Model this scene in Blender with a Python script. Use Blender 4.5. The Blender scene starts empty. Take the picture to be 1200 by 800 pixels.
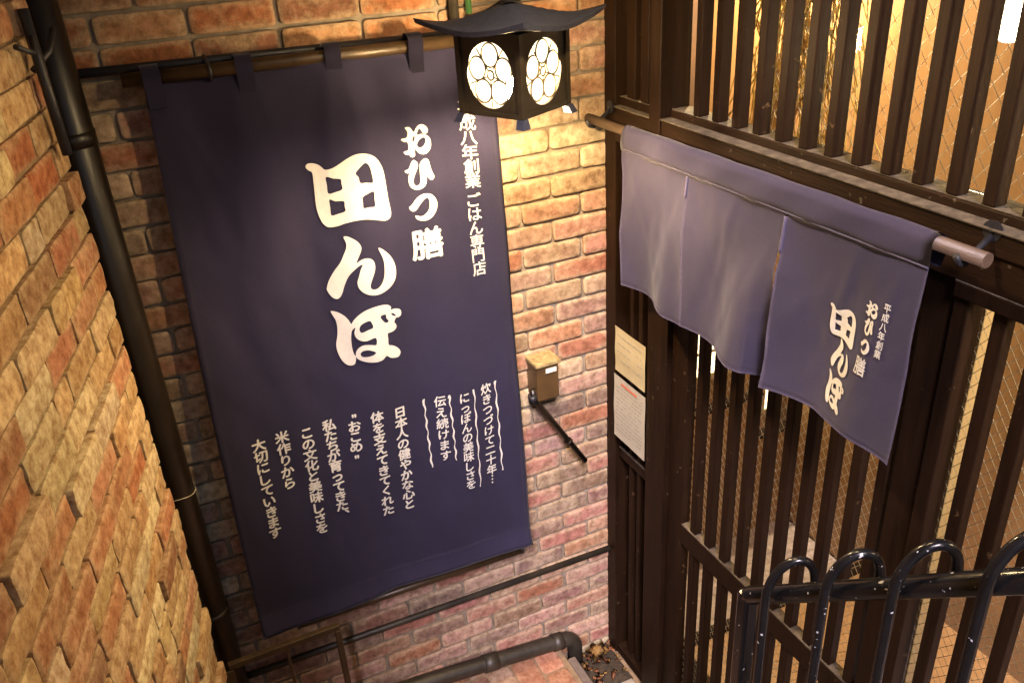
import bpy, bmesh, math, random
from mathutils import Vector, Matrix, noise

SC = bpy.context.scene
COL = SC.collection
rad = math.radians

# ------------------------------------------------------------------ camera, sky, sun, exposure
cam_d = bpy.data.cameras.new('camera'); cam = bpy.data.objects.new('camera', cam_d); COL.objects.link(cam)
R = ((0.904152, -0.423446, -0.056597), (-0.241324, -0.396917, -0.885562), (0.352523, 0.81434, -0.461061))
m = Matrix.Identity(4)
for i in range(3):
    m[i][0] = R[0][i]; m[i][1] = -R[1][i]; m[i][2] = -R[2][i]
m[2][3] = 2.95
cam.matrix_world = m
cam_d.sensor_width = 36; cam_d.lens = 1007.7755 / 1200 * 36
cam_d.clip_start = 0.05; cam_d.clip_end = 200
SC.camera = cam

w = bpy.data.worlds.new('World'); SC.world = w; w.use_nodes = True
wn = w.node_tree; bg = wn.nodes['Background']
sky = wn.nodes.new('ShaderNodeTexSky'); sky.sky_type = 'NISHITA'; sky.sun_disc = False
SUN_DIR = Vector((0.31, 0.65, -0.70)).normalized()          # the way the light travels
sky.sun_elevation = math.asin(-SUN_DIR.z); sky.sun_rotation = math.atan2(-SUN_DIR.x, -SUN_DIR.y)
wn.links.new(sky.outputs[0], bg.inputs[0]); bg.inputs[1].default_value = 0.030
sun_d = bpy.data.lights.new('sun', 'SUN'); sun_d.energy = 3.4; sun_d.angle = rad(14); sun_d.color = (1.0, 0.85, 0.93)
sun = bpy.data.objects.new('sun', sun_d); COL.objects.link(sun)
sun.rotation_euler = SUN_DIR.to_track_quat('-Z', 'Y').to_euler()
SC.view_settings.view_transform = 'Standard'; SC.view_settings.look = 'None'
SC.view_settings.exposure = 1.12; SC.view_settings.gamma = 1.0; SC.view_settings.use_curve_mapping = False
SC.cycles.max_bounces = 8; SC.cycles.transparent_max_bounces = 16
SC.cycles.sample_clamp_indirect = 4.0; SC.cycles.caustics_reflective = False; SC.cycles.caustics_refractive = False

rng = random.Random(7)

# ------------------------------------------------------------------ object helpers
def obj(name, bm, mats, parent=None, smooth=False):
    """link a bmesh as one mesh object"""
    me = bpy.data.meshes.new(name)
    bm.normal_update()
    bm.to_mesh(me); bm.free()
    for mt in (mats if isinstance(mats, (list, tuple)) else [mats]): me.materials.append(mt)
    if smooth:
        for p in me.polygons: p.use_smooth = True
    o = bpy.data.objects.new(name, me); COL.objects.link(o)
    if parent: o.parent = parent
    return o
def tag(o, label=None, cat=None, group=None, kind=None):
    if label: o['label'] = label
    if cat: o['category'] = cat
    if group: o['group'] = group
    if kind: o['kind'] = kind
    return o
def thing(name, label, cat, group=None):
    o = bpy.data.objects.new(name, None); COL.objects.link(o); o.empty_display_size = 0.05
    return tag(o, label, cat, group)
def base(o, loc):
    """put a thing's Empty at its base and keep its parts where they are"""
    o.location = loc
    for ch in o.children: ch.matrix_parent_inverse = Matrix.Translation(-Vector(loc))
    return o

# ------------------------------------------------------------------ mesh helpers
def box(bm, x0, x1, y0, y1, z0, z1, bev=0.0, mat=0, jit=0.0):
    r = bmesh.ops.create_cube(bm, size=1.0)
    vs = r['verts']
    for v in vs:
        v.co = Vector(((x0+x1)/2 + v.co.x*(x1-x0), (y0+y1)/2 + v.co.y*(y1-y0), (z0+z1)/2 + v.co.z*(z1-z0)))
        if jit: v.co += Vector((rng.uniform(-jit, jit), rng.uniform(-jit, jit), 0))
    fs = set(f for v in vs for f in v.link_faces)
    for f in fs: f.material_index = mat
    if bev > 0:
        es = list(set(e for v in vs for e in v.link_edges))
        rr = bmesh.ops.bevel(bm, geom=es, offset=bev, segments=2, affect='EDGES', profile=0.5)
        for f in rr['faces']: f.material_index = mat
    return vs
def tube(bm, pts, r, seg=14, cap=True, mat=0, radii=None):
    pts = [Vector(p) for p in pts]; rings = []
    n0 = None
    for i, p in enumerate(pts):
        t = ((pts[min(i+1, len(pts)-1)] - p).normalized() + (p - pts[max(i-1, 0)]).normalized()).normalized()
        if n0 is None:
            a = Vector((0, 0, 1)) if abs(t.z) < 0.9 else Vector((1, 0, 0))
            n0 = t.cross(a).normalized()
        n0 = (n0 - t*n0.dot(t)).normalized(); b0 = t.cross(n0)
        rr = radii[i] if radii else r
        rings.append([bm.verts.new(p + (n0*math.cos(2*math.pi*k/seg) + b0*math.sin(2*math.pi*k/seg))*rr) for k in range(seg)])
    for a, b in zip(rings, rings[1:]):
        for k in range(seg):
            f = bm.faces.new((a[k], a[(k+1) % seg], b[(k+1) % seg], b[k])); f.smooth = True; f.material_index = mat
    if cap:
        f = bm.faces.new(rings[0][::-1]); f.material_index = mat
        f = bm.faces.new(rings[-1]); f.material_index = mat
def arc(c, r, a0, a1, u, v, n=10):
    c, u, v = Vector(c), Vector(u), Vector(v)
    return [c + u*(r*math.cos(a0+(a1-a0)*i/n)) + v*(r*math.sin(a0+(a1-a0)*i/n)) for i in range(n+1)]
def new(): return bmesh.new()
def fbm(p, s, o=3):
    v = 0; a = 1; t = 0
    for k in range(o):
        v += a*noise.noise(Vector(p)*s*(2**k)); t += a; a *= 0.5
    return v/t

# ------------------------------------------------------------------ materials
def nd(nt, typ, **kw):
    n = nt.nodes.new(typ)
    for k, v in kw.items():
        if k in n.inputs: n.inputs[k].default_value = v
        else: setattr(n, k, v)
    return n
def mat(name, c1, c2=None, rough=0.6, metal=0.0, scale=20.0, bump=0.0, bump_scale=80.0, stretch=(1, 1, 1), spec=0.5,
        specks=None, rough2=None, coat=0.0):
    mt = bpy.data.materials.new(name); mt.use_nodes = True
    nt = mt.node_tree; b = nt.nodes['Principled BSDF']
    b.inputs['Roughness'].default_value = rough; b.inputs['Metallic'].default_value = metal
    b.inputs['Specular IOR Level'].default_value = spec; b.inputs['Coat Weight'].default_value = coat
    tc = nd(nt, 'ShaderNodeTexCoord'); mp = nd(nt, 'ShaderNodeMapping'); mp.inputs['Scale'].default_value = stretch
    nt.links.new(tc.outputs['Object'], mp.inputs[0])
    n1 = nd(nt, 'ShaderNodeTexNoise', Scale=scale, Detail=6.0, Roughness=0.65); nt.links.new(mp.outputs[0], n1.inputs[0])
    cr = nd(nt, 'ShaderNodeValToRGB'); cr.color_ramp.elements[0].position = 0.3; cr.color_ramp.elements[1].position = 0.7
    cr.color_ramp.elements[0].color = (*c1, 1); cr.color_ramp.elements[1].color = (*(c2 or c1), 1)
    nt.links.new(n1.outputs[0], cr.inputs[0]); out = cr.outputs[0]
    if specks:
        col, sc, th = specks
        n2 = nd(nt, 'ShaderNodeTexNoise', Scale=sc, Detail=3.0); nt.links.new(tc.outputs['Object'], n2.inputs[0])
        r2 = nd(nt, 'ShaderNodeValToRGB'); r2.color_ramp.elements[0].position = th; r2.color_ramp.elements[1].position = th+0.03
        nt.links.new(n2.outputs[0], r2.inputs[0])
        mx = nd(nt, 'ShaderNodeMix', data_type='RGBA'); nt.links.new(r2.outputs[0], mx.inputs[0])
        nt.links.new(out, mx.inputs[6]); mx.inputs[7].default_value = (*col, 1); out = mx.outputs[2]
    nt.links.new(out, b.inputs['Base Color'])
    if rough2 is not None:
        mr = nd(nt, 'ShaderNodeMapRange'); mr.inputs[3].default_value = rough; mr.inputs[4].default_value = rough2
        nt.links.new(n1.outputs[0], mr.inputs[0]); nt.links.new(mr.outputs[0], b.inputs['Roughness'])
    if bump:
        n3 = nd(nt, 'ShaderNodeTexNoise', Scale=bump_scale, Detail=5.0); nt.links.new(mp.outputs[0], n3.inputs[0])
        bp = nd(nt, 'ShaderNodeBump', Strength=bump, Distance=0.004); nt.links.new(n3.outputs[0], bp.inputs['Height'])
        nt.links.new(bp.outputs[0], b.inputs['Normal'])
    return mt
def emit(name, col, strength):
    mt = bpy.data.materials.new(name); mt.use_nodes = True; nt = mt.node_tree
    for n in list(nt.nodes): nt.nodes.remove(n)
    e = nd(nt, 'ShaderNodeEmission'); e.inputs[0].default_value = (*col, 1); e.inputs[1].default_value = strength
    o = nd(nt, 'ShaderNodeOutputMaterial'); nt.links.new(e.outputs[0], o.inputs[0]); return mt
def opal(name, col, strength, through):
    mt = emit(name, col, strength); nt = mt.node_tree; e = nt.nodes['Emission']; o = nt.nodes['Material Output']
    t = nd(nt, 'ShaderNodeBsdfTransparent'); t.inputs[0].default_value = (*[through]*3, 1)
    a = nd(nt, 'ShaderNodeAddShader'); nt.links.new(e.outputs[0], a.inputs[0]); nt.links.new(t.outputs[0], a.inputs[1]); nt.links.new(a.outputs[0], o.inputs[0])
    return mt
def brick_mat(name, lime, lime_amt, dirt):
    """each brick's own colour comes from its mesh; limewash, flaking and soot are noise"""
    mt = bpy.data.materials.new(name); mt.use_nodes = True; nt = mt.node_tree; b = nt.nodes['Principled BSDF']
    b.inputs['Roughness'].default_value = 0.9; b.inputs['Specular IOR Level'].default_value = 0.25
    at = nd(nt, 'ShaderNodeAttribute', attribute_name='brick_colour')
    tc = nd(nt, 'ShaderNodeTexCoord')
    n1 = nd(nt, 'ShaderNodeTexNoise', Scale=9.0, Detail=8.0, Roughness=0.72); nt.links.new(tc.outputs['Object'], n1.inputs[0])
    r1 = nd(nt, 'ShaderNodeValToRGB'); r1.color_ramp.elements[0].position = 0.5; r1.color_ramp.elements[1].position = 0.66
    
    k1 = nd(nt, 'ShaderNodeMath', operation='MULTIPLY'); k1.inputs[1].default_value = lime_amt; 
    ea = nd(nt, 'ShaderNodeMath', operation='MULTIPLY'); ea.inputs[1].default_value = 0.22; nt.links.new(at.outputs['Alpha'], ea.inputs[0])
    sm = nd(nt, 'ShaderNodeMath', operation='ADD'); nt.links.new(n1.outputs[0], sm.inputs[0]); nt.links.new(ea.outputs[0], sm.inputs[1]); nt.links.new(sm.outputs[0], r1.inputs[0])
    nt.links.new(r1.outputs[0], k1.inputs[0])
    mx = nd(nt, 'ShaderNodeMix', data_type='RGBA'); nt.links.new(k1.outputs[0], mx.inputs[0]); nt.links.new(at.outputs[0], mx.inputs[6]); mx.inputs[7].default_value = (*lime, 1)
    n2 = nd(nt, 'ShaderNodeTexNoise', Scale=38.0, Detail=6.0, Roughness=0.7); nt.links.new(tc.outputs['Object'], n2.inputs[0])
    r2 = nd(nt, 'ShaderNodeValToRGB'); r2.color_ramp.elements[0].position = 0.36; r2.color_ramp.elements[1].position = 0.62
    r2.color_ramp.elements[0].color = (*dirt, 1); r2.color_ramp.elements[1].color = (1, 1, 1, 1); nt.links.new(n2.outputs[0], r2.inputs[0])
    m2 = nd(nt, 'ShaderNodeMix', data_type='RGBA', blend_type='MULTIPLY'); m2.inputs[0].default_value = 1.0
    nt.links.new(mx.outputs[2], m2.inputs[6]); nt.links.new(r2.outputs[0], m2.inputs[7]); nt.links.new(m2.outputs[2], b.inputs['Base Color'])
    n3 = nd(nt, 'ShaderNodeTexNoise', Scale=120.0, Detail=6.0, Roughness=0.7); nt.links.new(tc.outputs['Object'], n3.inputs[0])
    ad = nd(nt, 'ShaderNodeMath', operation='ADD'); nt.links.new(n3.outputs[0], ad.inputs[0]); nt.links.new(n2.outputs[0], ad.inputs[1])
    bp = nd(nt, 'ShaderNodeBump', Strength=0.4, Distance=0.005); nt.links.new(ad.outputs[0], bp.inputs['Height']); nt.links.new(bp.outputs[0], b.inputs['Normal'])
    return mt
def cloth_mat(name, c1, c2):
    mt = bpy.data.materials.new(name); mt.use_nodes = True; nt = mt.node_tree; b = nt.nodes['Principled BSDF']
    b.inputs['Roughness'].default_value = 0.85; b.inputs['Specular IOR Level'].default_value = 0.2
    b.inputs['Sheen Weight'].default_value = 0.25; b.inputs['Sheen Roughness'].default_value = 0.4
    tc = nd(nt, 'ShaderNodeTexCoord')
    n1 = nd(nt, 'ShaderNodeTexNoise', Scale=3.0, Detail=5.0); nt.links.new(tc.outputs['Object'], n1.inputs[0])
    n2 = nd(nt, 'ShaderNodeTexNoise', Scale=420.0, Detail=2.0); nt.links.new(tc.outputs['Object'], n2.inputs[0])
    av = nd(nt, 'ShaderNodeMath', operation='ADD'); nt.links.new(n1.outputs[0], av.inputs[0]); nt.links.new(n2.outputs[0], av.inputs[1])
    cr = nd(nt, 'ShaderNodeValToRGB'); cr.color_ramp.elements[0].position = 0.35; cr.color_ramp.elements[1].position = 0.65
    hv = nd(nt, 'ShaderNodeMath', operation='MULTIPLY'); hv.inputs[1].default_value = 0.5; nt.links.new(av.outputs[0], hv.inputs[0])
    cr.color_ramp.elements[0].color = (*c1, 1); cr.color_ramp.elements[1].color = (*c2, 1); nt.links.new(hv.outputs[0], cr.inputs[0])
    nt.links.new(cr.outputs[0], b.inputs['Base Color'])
    wv = nd(nt, 'ShaderNodeTexWave', Scale=260.0); wv.bands_direction = 'DIAGONAL'; nt.links.new(tc.outputs['Object'], wv.inputs[0])
    bp = nd(nt, 'ShaderNodeBump', Strength=0.12, Distance=0.001); nt.links.new(wv.outputs[0], bp.inputs['Height'])
    n4 = nd(nt, 'ShaderNodeTexNoise', Scale=11.0, Detail=3.0); nt.links.new(tc.outputs['Object'], n4.inputs[0])
    b2 = nd(nt, 'ShaderNodeBump', Strength=0.35, Distance=0.006); nt.links.new(n4.outputs[0], b2.inputs['Height']); nt.links.new(bp.outputs[0], b2.inputs['Normal'])
    nt.links.new(b2.outputs[0], b.inputs['Normal'])
    return mt
def glass_mat(name):
    mt = bpy.data.materials.new(name); mt.use_nodes = True; nt = mt.node_tree
    for n in list(nt.nodes): nt.nodes.remove(n)
    t = nd(nt, 'ShaderNodeBsdfTransparent'); t.inputs[0].default_value = (0.93, 0.94, 0.92, 1)
    g = nd(nt, 'ShaderNodeBsdfGlossy'); g.inputs['Roughness'].default_value = 0.03
    lw = nd(nt, 'ShaderNodeLayerWeight'); pw = nd(nt, 'ShaderNodeMath', operation='POWER'); pw.inputs[1].default_value = 5.0
    ad = nd(nt, 'ShaderNodeMath', operation='MULTIPLY_ADD'); ad.inputs[1].default_value = 0.9; ad.inputs[2].default_value = 0.035
    nt.links.new(lw.outputs['Facing'], pw.inputs[0]); nt.links.new(pw.outputs[0], ad.inputs[0])
    mx = nd(nt, 'ShaderNodeMixShader'); o = nd(nt, 'ShaderNodeOutputMaterial')
    nt.links.new(ad.outputs[0], mx.inputs[0]); nt.links.new(t.outputs[0], mx.inputs[1]); nt.links.new(g.outputs[0], mx.inputs[2]); nt.links.new(mx.outputs[0], o.inputs[0])
    return mt
M = dict(
    brick_back=brick_mat('old_brick', (0.52, 0.42, 0.28), 0.5, (0.5, 0.47, 0.42)),
    brick_left=brick_mat('sandy_brick', (0.58, 0.47, 0.29), 0.42, (0.5, 0.38, 0.29)),
    mortar=mat('grey_mortar', (0.13, 0.105, 0.08), (0.3, 0.25, 0.19), 0.95, scale=14, bump=0.8, bump_scale=60),
    mortar_dark=mat('brown_mortar', (0.16, 0.105, 0.055), (0.3, 0.21, 0.12), 0.95, scale=14, bump=0.8, bump_scale=60),
    wood=mat('dark_stained_wood', (0.007, 0.003, 0.0013), (0.017, 0.0075, 0.0032), 0.5, scale=7, stretch=(6, 6, 0.6), bump=0.2, bump_scale=40, rough2=0.65, spec=0.14, specks=((0.06, 0.035, 0.018), 38, 0.70)),
    wood_h=mat('dark_stained_beam', (0.008, 0.0036, 0.0015), (0.02, 0.0092, 0.0038), 0.5, scale=7, stretch=(6, 0.6, 6), bump=0.25, bump_scale=40, rough2=0.6, specks=((0.06, 0.045, 0.03), 55, 0.68), spec=0.15),
    dust=mat('dusty_ledge', (0.02, 0.013, 0.008), (0.12, 0.095, 0.065), 0.9, scale=30, stretch=(1, 1, 1), bump=0.4, bump_scale=120),
    pole=mat('worn_pole_wood', (0.075, 0.047, 0.03), (0.13, 0.085, 0.055), 0.5, scale=8, stretch=(5, 0.7, 5), bump=0.2),
    ply=mat('orange_plywood', (0.31, 0.17, 0.075), (0.4, 0.235, 0.11), 0.45, scale=5, stretch=(3, 3, 0.5), bump=0.1),
    pale_wood=mat('pale_wood', (0.55, 0.42, 0.24), (0.66, 0.52, 0.32), 0.5, scale=6, stretch=(5, 5, 0.5)),
    dark_room=mat('dark_room_wall', (0.05, 0.03, 0.02), (0.09, 0.05, 0.03), 0.7, scale=4),
    banner=cloth_mat('navy_banner_cloth', (0.031, 0.028, 0.064), (0.046, 0.041, 0.09)),
    noren=cloth_mat('faded_navy_cloth', (0.058, 0.051, 0.098), (0.082, 0.072, 0.128)),
    ink=mat('cream_print', (0.46, 0.45, 0.43), (0.52, 0.51, 0.49), 0.8, scale=60),
    thread=mat('seam_thread', (0.04, 0.034, 0.06), None, 0.9),
    black=mat('black_iron', (0.008, 0.008, 0.011), (0.018, 0.018, 0.024), 0.35, metal=0.0, scale=30, bump=0.15, bump_scale=90, rough2=0.6),
    lantern_body=mat('aged_lantern_metal', (0.016, 0.012, 0.007), (0.035, 0.026, 0.014), 0.45, scale=30, bump=0.2, bump_scale=90),
    roofm=mat('lantern_roof_paint', (0.014, 0.017, 0.034), (0.03, 0.036, 0.062), 0.5, scale=40, bump=0.5, bump_scale=140),
    rail=mat('chipped_black_paint', (0.004, 0.004, 0.0048), (0.008, 0.008, 0.0095), 0.22, scale=20, spec=0.35, bump=0.2, bump_scale=30, specks=((0.42, 0.42, 0.47), 75, 0.685)),
    brown_pipe=mat('brown_painted_pipe', (0.007, 0.0045, 0.0025), (0.013, 0.008, 0.0045), 0.24, scale=12, bump=0.1, rough2=0.5),
    bronze=mat('bronze_rod', (0.03, 0.018, 0.009), (0.06, 0.036, 0.017), 0.42, metal=0.2, scale=30, stretch=(1, 1, 1), bump=0.1),
    pvc=mat('dirty_grey_pipe', (0.007, 0.006, 0.005), (0.036, 0.029, 0.02), 0.5, scale=9, bump=0.4, bump_scale=50),
    boxm=mat('brown_box_paint', (0.06, 0.034, 0.014), (0.085, 0.05, 0.02), 0.4, scale=20),
    lichen=mat('weathered_box_top', (0.14, 0.09, 0.03), (0.36, 0.28, 0.13), 0.9, scale=60, bump=0.6),
    crest=mat('crest_lattice', (0.12, 0.085, 0.03), (0.16, 0.11, 0.04), 0.5),
    glow=opal('lit_lantern_glass', (1.0, 0.80, 0.48), 0.85, 0.56),
    shoji=emit('lit_paper', (1.0, 0.78, 0.45), 2.6),
    bulb=emit('lit_bulb', (1.0, 0.82, 0.55), 9.0),
    glass=glass_mat('window_glass'),
    wire=mat('glass_wire', (0.6, 0.56, 0.48), None, 0.45, metal=0.2),
    paper_y=mat('cream_paper', (0.76, 0.66, 0.38), (0.8, 0.7, 0.44), 0.8, scale=6),
    paper_w=mat('white_paper', (0.76, 0.72, 0.6), (0.8, 0.77, 0.66), 0.8, scale=6),
    print=mat('grey_print', (0.42, 0.39, 0.34), None, 0.9), redprint=mat('red_print', (0.6, 0.12, 0.05), None, 0.9),
    steel=mat('perforated_plate', (0.26, 0.22, 0.17), (0.4, 0.35, 0.28), 0.5, metal=0.2, scale=30), hole=mat('hole_dark', (0.01, 0.01, 0.01), None, 0.9),
    paver=brick_mat('paving_brick', (0.42, 0.3, 0.2), 0.3, (0.6, 0.5, 0.45)),
    stone=mat('step_stone', (0.1, 0.075, 0.06), (0.2, 0.155, 0.12), 0.85, scale=12, bump=0.5),
    soil=mat('dark_soil', (0.02, 0.014, 0.009), (0.06, 0.04, 0.02), 0.95, scale=50, bump=1.0, bump_scale=90),
    leaf=mat('tan_leaf', (0.32, 0.17, 0.05), (0.5, 0.31, 0.1), 0.8, scale=25), leaf2=mat('rust_leaf', (0.2, 0.07, 0.03), (0.32, 0.13, 0.05), 0.8, scale=25),
    straw=mat('rice_straw', (0.42, 0.27, 0.08), (0.62, 0.45, 0.16), 0.7, scale=30),
    green=mat('green_cable', (0.04, 0.12, 0.035), (0.06, 0.17, 0.05), 0.5),
    tile=mat('pebbled_floor', (0.4, 0.33, 0.36), (0.75, 0.66, 0.68), 0.25, scale=32, bump=0.8, bump_scale=32),
)

# ------------------------------------------------------------------ brickwork
def brick(bm, lay, o, u, v, n, L, H, dep, col, rough, seed, back=0.03, edge=0.003, cut=0.006):
    """one rough brick: o = lower corner on the wall plane, u/v/n its axes; front face bulges to dep"""
    us = [0, 0.018, 0.05, 0.13, 0.24, 0.36, 0.49, 0.62, 0.75, 0.87, 0.95, 0.982, 1] if L > 0.15 else [0, 0.035, 0.1, 0.3, 0.5, 0.72, 0.9, 0.965, 1]
    vs = [0, 0.055, 0.16, 0.36, 0.6, 0.82, 0.94, 1]
    tilt_u = rng.uniform(-1, 1)*rough*0.35; tilt_v = rng.uniform(-1, 1)*rough*0.3
    grid = []; eds = {}
    for b in vs:
        row = []
        for a in us:
            eu = min(a, 1-a)*L; ev = min(b, 1-b)*H; e = min(eu, ev)
            d = dep - edge*max(0, 1-e/(edge*2.2))**1.5
            p2 = Vector((a*L, b*H, 0)) + Vector((seed, seed*0.37, 0))
            d += fbm(p2, 28)*rough + tilt_u*(a-0.5) + tilt_v*(b-0.5)
            wob = 0.0024 + rough*0.2
            wu = fbm(p2 + Vector((0, 0, 3.1)), 24)*wob; wv = fbm(p2 + Vector((0, 0, 9.7)), 20)*wob
            cor = cut*max(0, 1-eu/0.012)*max(0, 1-ev/0.012)           # worn corners
            ca = a*L + wu + (cor if a < .5 else -cor); cb = b*H + wv + (cor if b < .5 else -cor)
            row.append(bm.verts.new(o + u*ca + v*cb + n*d)); eds[row[-1]] = max(0, 1-e/0.016)
        grid.append(row)
    nu, nv = len(us), len(vs)
    fs = []
    for j in range(nv-1):
        for i in range(nu-1): fs.append(bm.faces.new((grid[j][i], grid[j][i+1], grid[j+1][i+1], grid[j+1][i])))
    loop = [grid[0][i] for i in range(nu)] + [grid[j][nu-1] for j in range(1, nv)] + [grid[nv-1][i] for i in range(nu-2, -1, -1)] + [grid[j][0] for j in range(nv-2, 0, -1)]
    bk = []; top = []
    for q in loop:
        d = (q.co - o).dot(n)
        top.append(bm.verts.new(q.co)); bk.append(bm.verts.new(q.co - n*(d + back)))
    k = len(loop)
    for i in range(k): fs.append(bm.faces.new((top[(i+1) % k], top[i], bk[i], bk[(i+1) % k])))
    for f in fs:
        f.smooth = True; f.material_index = 0
        for l in f.loops: l[lay] = (*col, eds.get(l.vert, 1.0))        # alpha: closeness to the arris, where lime and wear sit
def vary(c, s=0.12):
    k = 1 + rng.uniform(-s, s)
    return tuple(max(0.01, min(0.9, x*k*(1+rng.uniform(-0.05, 0.05)))) for x in c)
def mortar_sheet(bm, o, u, v, n, U, V, step, amp, mi):
    nu, nv = int(U/step)+1, int(V/step)+1
    g = [[bm.verts.new(o + u*(U*i/nu) + v*(V*j/nv) + n*(fbm(Vector((U*i/nu, V*j/nv, 5.0)), 30)*amp)) for i in range(nu+1)] for j in range(nv+1)]
    for j in range(nv):
        for i in range(nu):
            f = bm.faces.new((g[j][i], g[j][i+1], g[j+1][i+1], g[j+1][i])); f.material_index = mi; f.smooth = True

BACK_PAL = [(0.40, 0.21, 0.13), (0.34, 0.15, 0.09), (0.42, 0.26, 0.17), (0.48, 0.35, 0.24), (0.30, 0.19, 0.13), (0.38, 0.2, 0.15), (0.43, 0.27, 0.2), (0.28, 0.18, 0.13), (0.56, 0.46, 0.33), (0.52, 0.4, 0.28), (0.36, 0.23, 0.17)]
LEFT_PAL = [(0.42, 0.17, 0.08), (0.38, 0.19, 0.1), (0.62, 0.52, 0.34), (0.64, 0.53, 0.33), (0.5, 0.24, 0.13), (0.33, 0.19, 0.11), (0.52, 0.36, 0.19), (0.47, 0.30, 0.15), (0.57, 0.43, 0.24), (0.46, 0.22, 0.12), (0.54, 0.39, 0.2), (0.4, 0.25, 0.13), (0.5, 0.31, 0.16), (0.6, 0.48, 0.28), (0.5, 0.28, 0.17), (0.56, 0.41, 0.23)]

def back_wall():
    bm = new(); lay = bm.loops.layers.float_color.new('brick_colour')
    u, v, n = Vector((1, 0, 0)), Vector((0, 0, 1)), Vector((0, -1, 0))
    P = 0.0756; z0 = 2.304 - 31*P
    k = 0
    z = z0
    while z < 3.75:
        par = (k % 2) ^ (1 if z > 2.62 else 0)
        x = (1.311 if par else 1.201) - 0.22*10 + 0.008
        while x < 1.47:
            g = 0.0085 + rng.uniform(-0.002, 0.003)
            L = 0.22 - g; H = P - 0.0088 + rng.uniform(-0.003, 0.0015)
            if x + L > -0.62:
                col = vary(rng.choice(BACK_PAL))
                if z > 2.6: col = vary(rng.choice([(0.36, 0.15, 0.07), (0.3, 0.12, 0.06), (0.4, 0.19, 0.09), (0.26, 0.12, 0.07), (0.42, 0.23, 0.12)]))
                if z < 1.3 and rng.random() < 0.7: col = vary(rng.choice([(0.36, 0.17, 0.13), (0.28, 0.16, 0.13), (0.42, 0.2, 0.16), (0.3, 0.2, 0.16), (0.45, 0.27, 0.22), (0.24, 0.15, 0.12)]))
                brick(bm, lay, Vector((x + rng.uniform(-.003, .003), 2.4, z + rng.uniform(-.0015, .0015))), u, v, n, L, H, 0.009 + rng.uniform(0, 0.006), col, 0.003, rng.uniform(0, 90), edge=0.0026, cut=0.0035)
            x += 0.22
        z += P; k += 1
    mortar_sheet(bm, Vector((-0.62, 2.4, -0.1)), u, v, n, 2.1, 3.85, 0.02, 0.004, 1)
    box(bm, -0.62, 1.48, 2.42, 2.6, -0.1, 3.75, mat=1)
    o = obj('brick_wall', bm, [M['brick_back'], M['mortar']])
    tag(o, 'old red and cream brick wall behind the big navy banner', 'wall')
back_wall()

LD = Vector((0.214, 0.9768, 0)).normalized(); LN = Vector((LD.y, -LD.x, 0))   # along the left wall (to the back), and out of it
LE = Vector((-0.132, 2.2, 0))                                                # its end
def left_wall():
    bm = new(); lay = bm.loops.layers.float_color.new('brick_colour')
    u, v, n = LD, Vector((0, 0, 1)), LN
    P = 0.075; z = 2.523 - 34*P; k = 0
    while z < 3.75:
        s = 0.0 if k % 2 else 0.0
        first = True
        while s < 2.7:
            L = 0.105 if (first and k % 2) else rng.choice([0.22, 0.22, 0.2, 0.105])
            first = False
            g = 0.006 + rng.uniform(-0.002, 0.002)
            col = vary(rng.choice(LEFT_PAL), 0.16)
            pr = rng.uniform(0, 0.007) + (0.009 if rng.random() < 0.14 else 0)
            brick(bm, lay, LE - u*(s+L-g) + v*(z + rng.uniform(-.002, .002)), u, v, n, L-g, P-0.0075, 0.008 + pr, col, 0.0045, rng.uniform(0, 90), back=0.03, edge=0.003, cut=0.0015)
            s += L
        # the end face of the wall, towards the back
        for a in (0.0, 0.22) if k % 2 else (0.0, 0.11):
            brick(bm, lay, LE + n*0.002 - n*a + v*z + u*0.0, -n, v, u, 0.21 if k % 2 else 0.1, P-0.0095, 0.004, vary(rng.choice(LEFT_PAL), .2), 0.004, rng.uniform(0, 90), back=0.02)
        z += P; k += 1
    mortar_sheet(bm, LE - u*2.75 + v*(-0.1), u, v, n, 2.745, 3.85, 0.03, 0.004, 1)
    o3 = LE - u*2.75 - n*0.34
    vs = []
    for zz in (-0.1, 3.75):
        for a, b in ((0, 0), (2.74, 0), (2.74, 0.33), (0, 0.33)):
            vs.append(bm.verts.new(o3 + u*a + n*b + v*zz))
    for q in ((0, 3, 2, 1), (4, 5, 6, 7), (0, 1, 5, 4), (1, 2, 6, 5), (2, 3, 7, 6), (3, 0, 4, 7)):
        bm.faces.new([vs[i] for i in q]).material_index = 1
    o = obj('brick_wall', bm, [M['brick_left'], M['mortar_dark']])
    tag(o, 'rough sandy yellow brick wall lit warm along the left side', 'wall')
left_wall()

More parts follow.
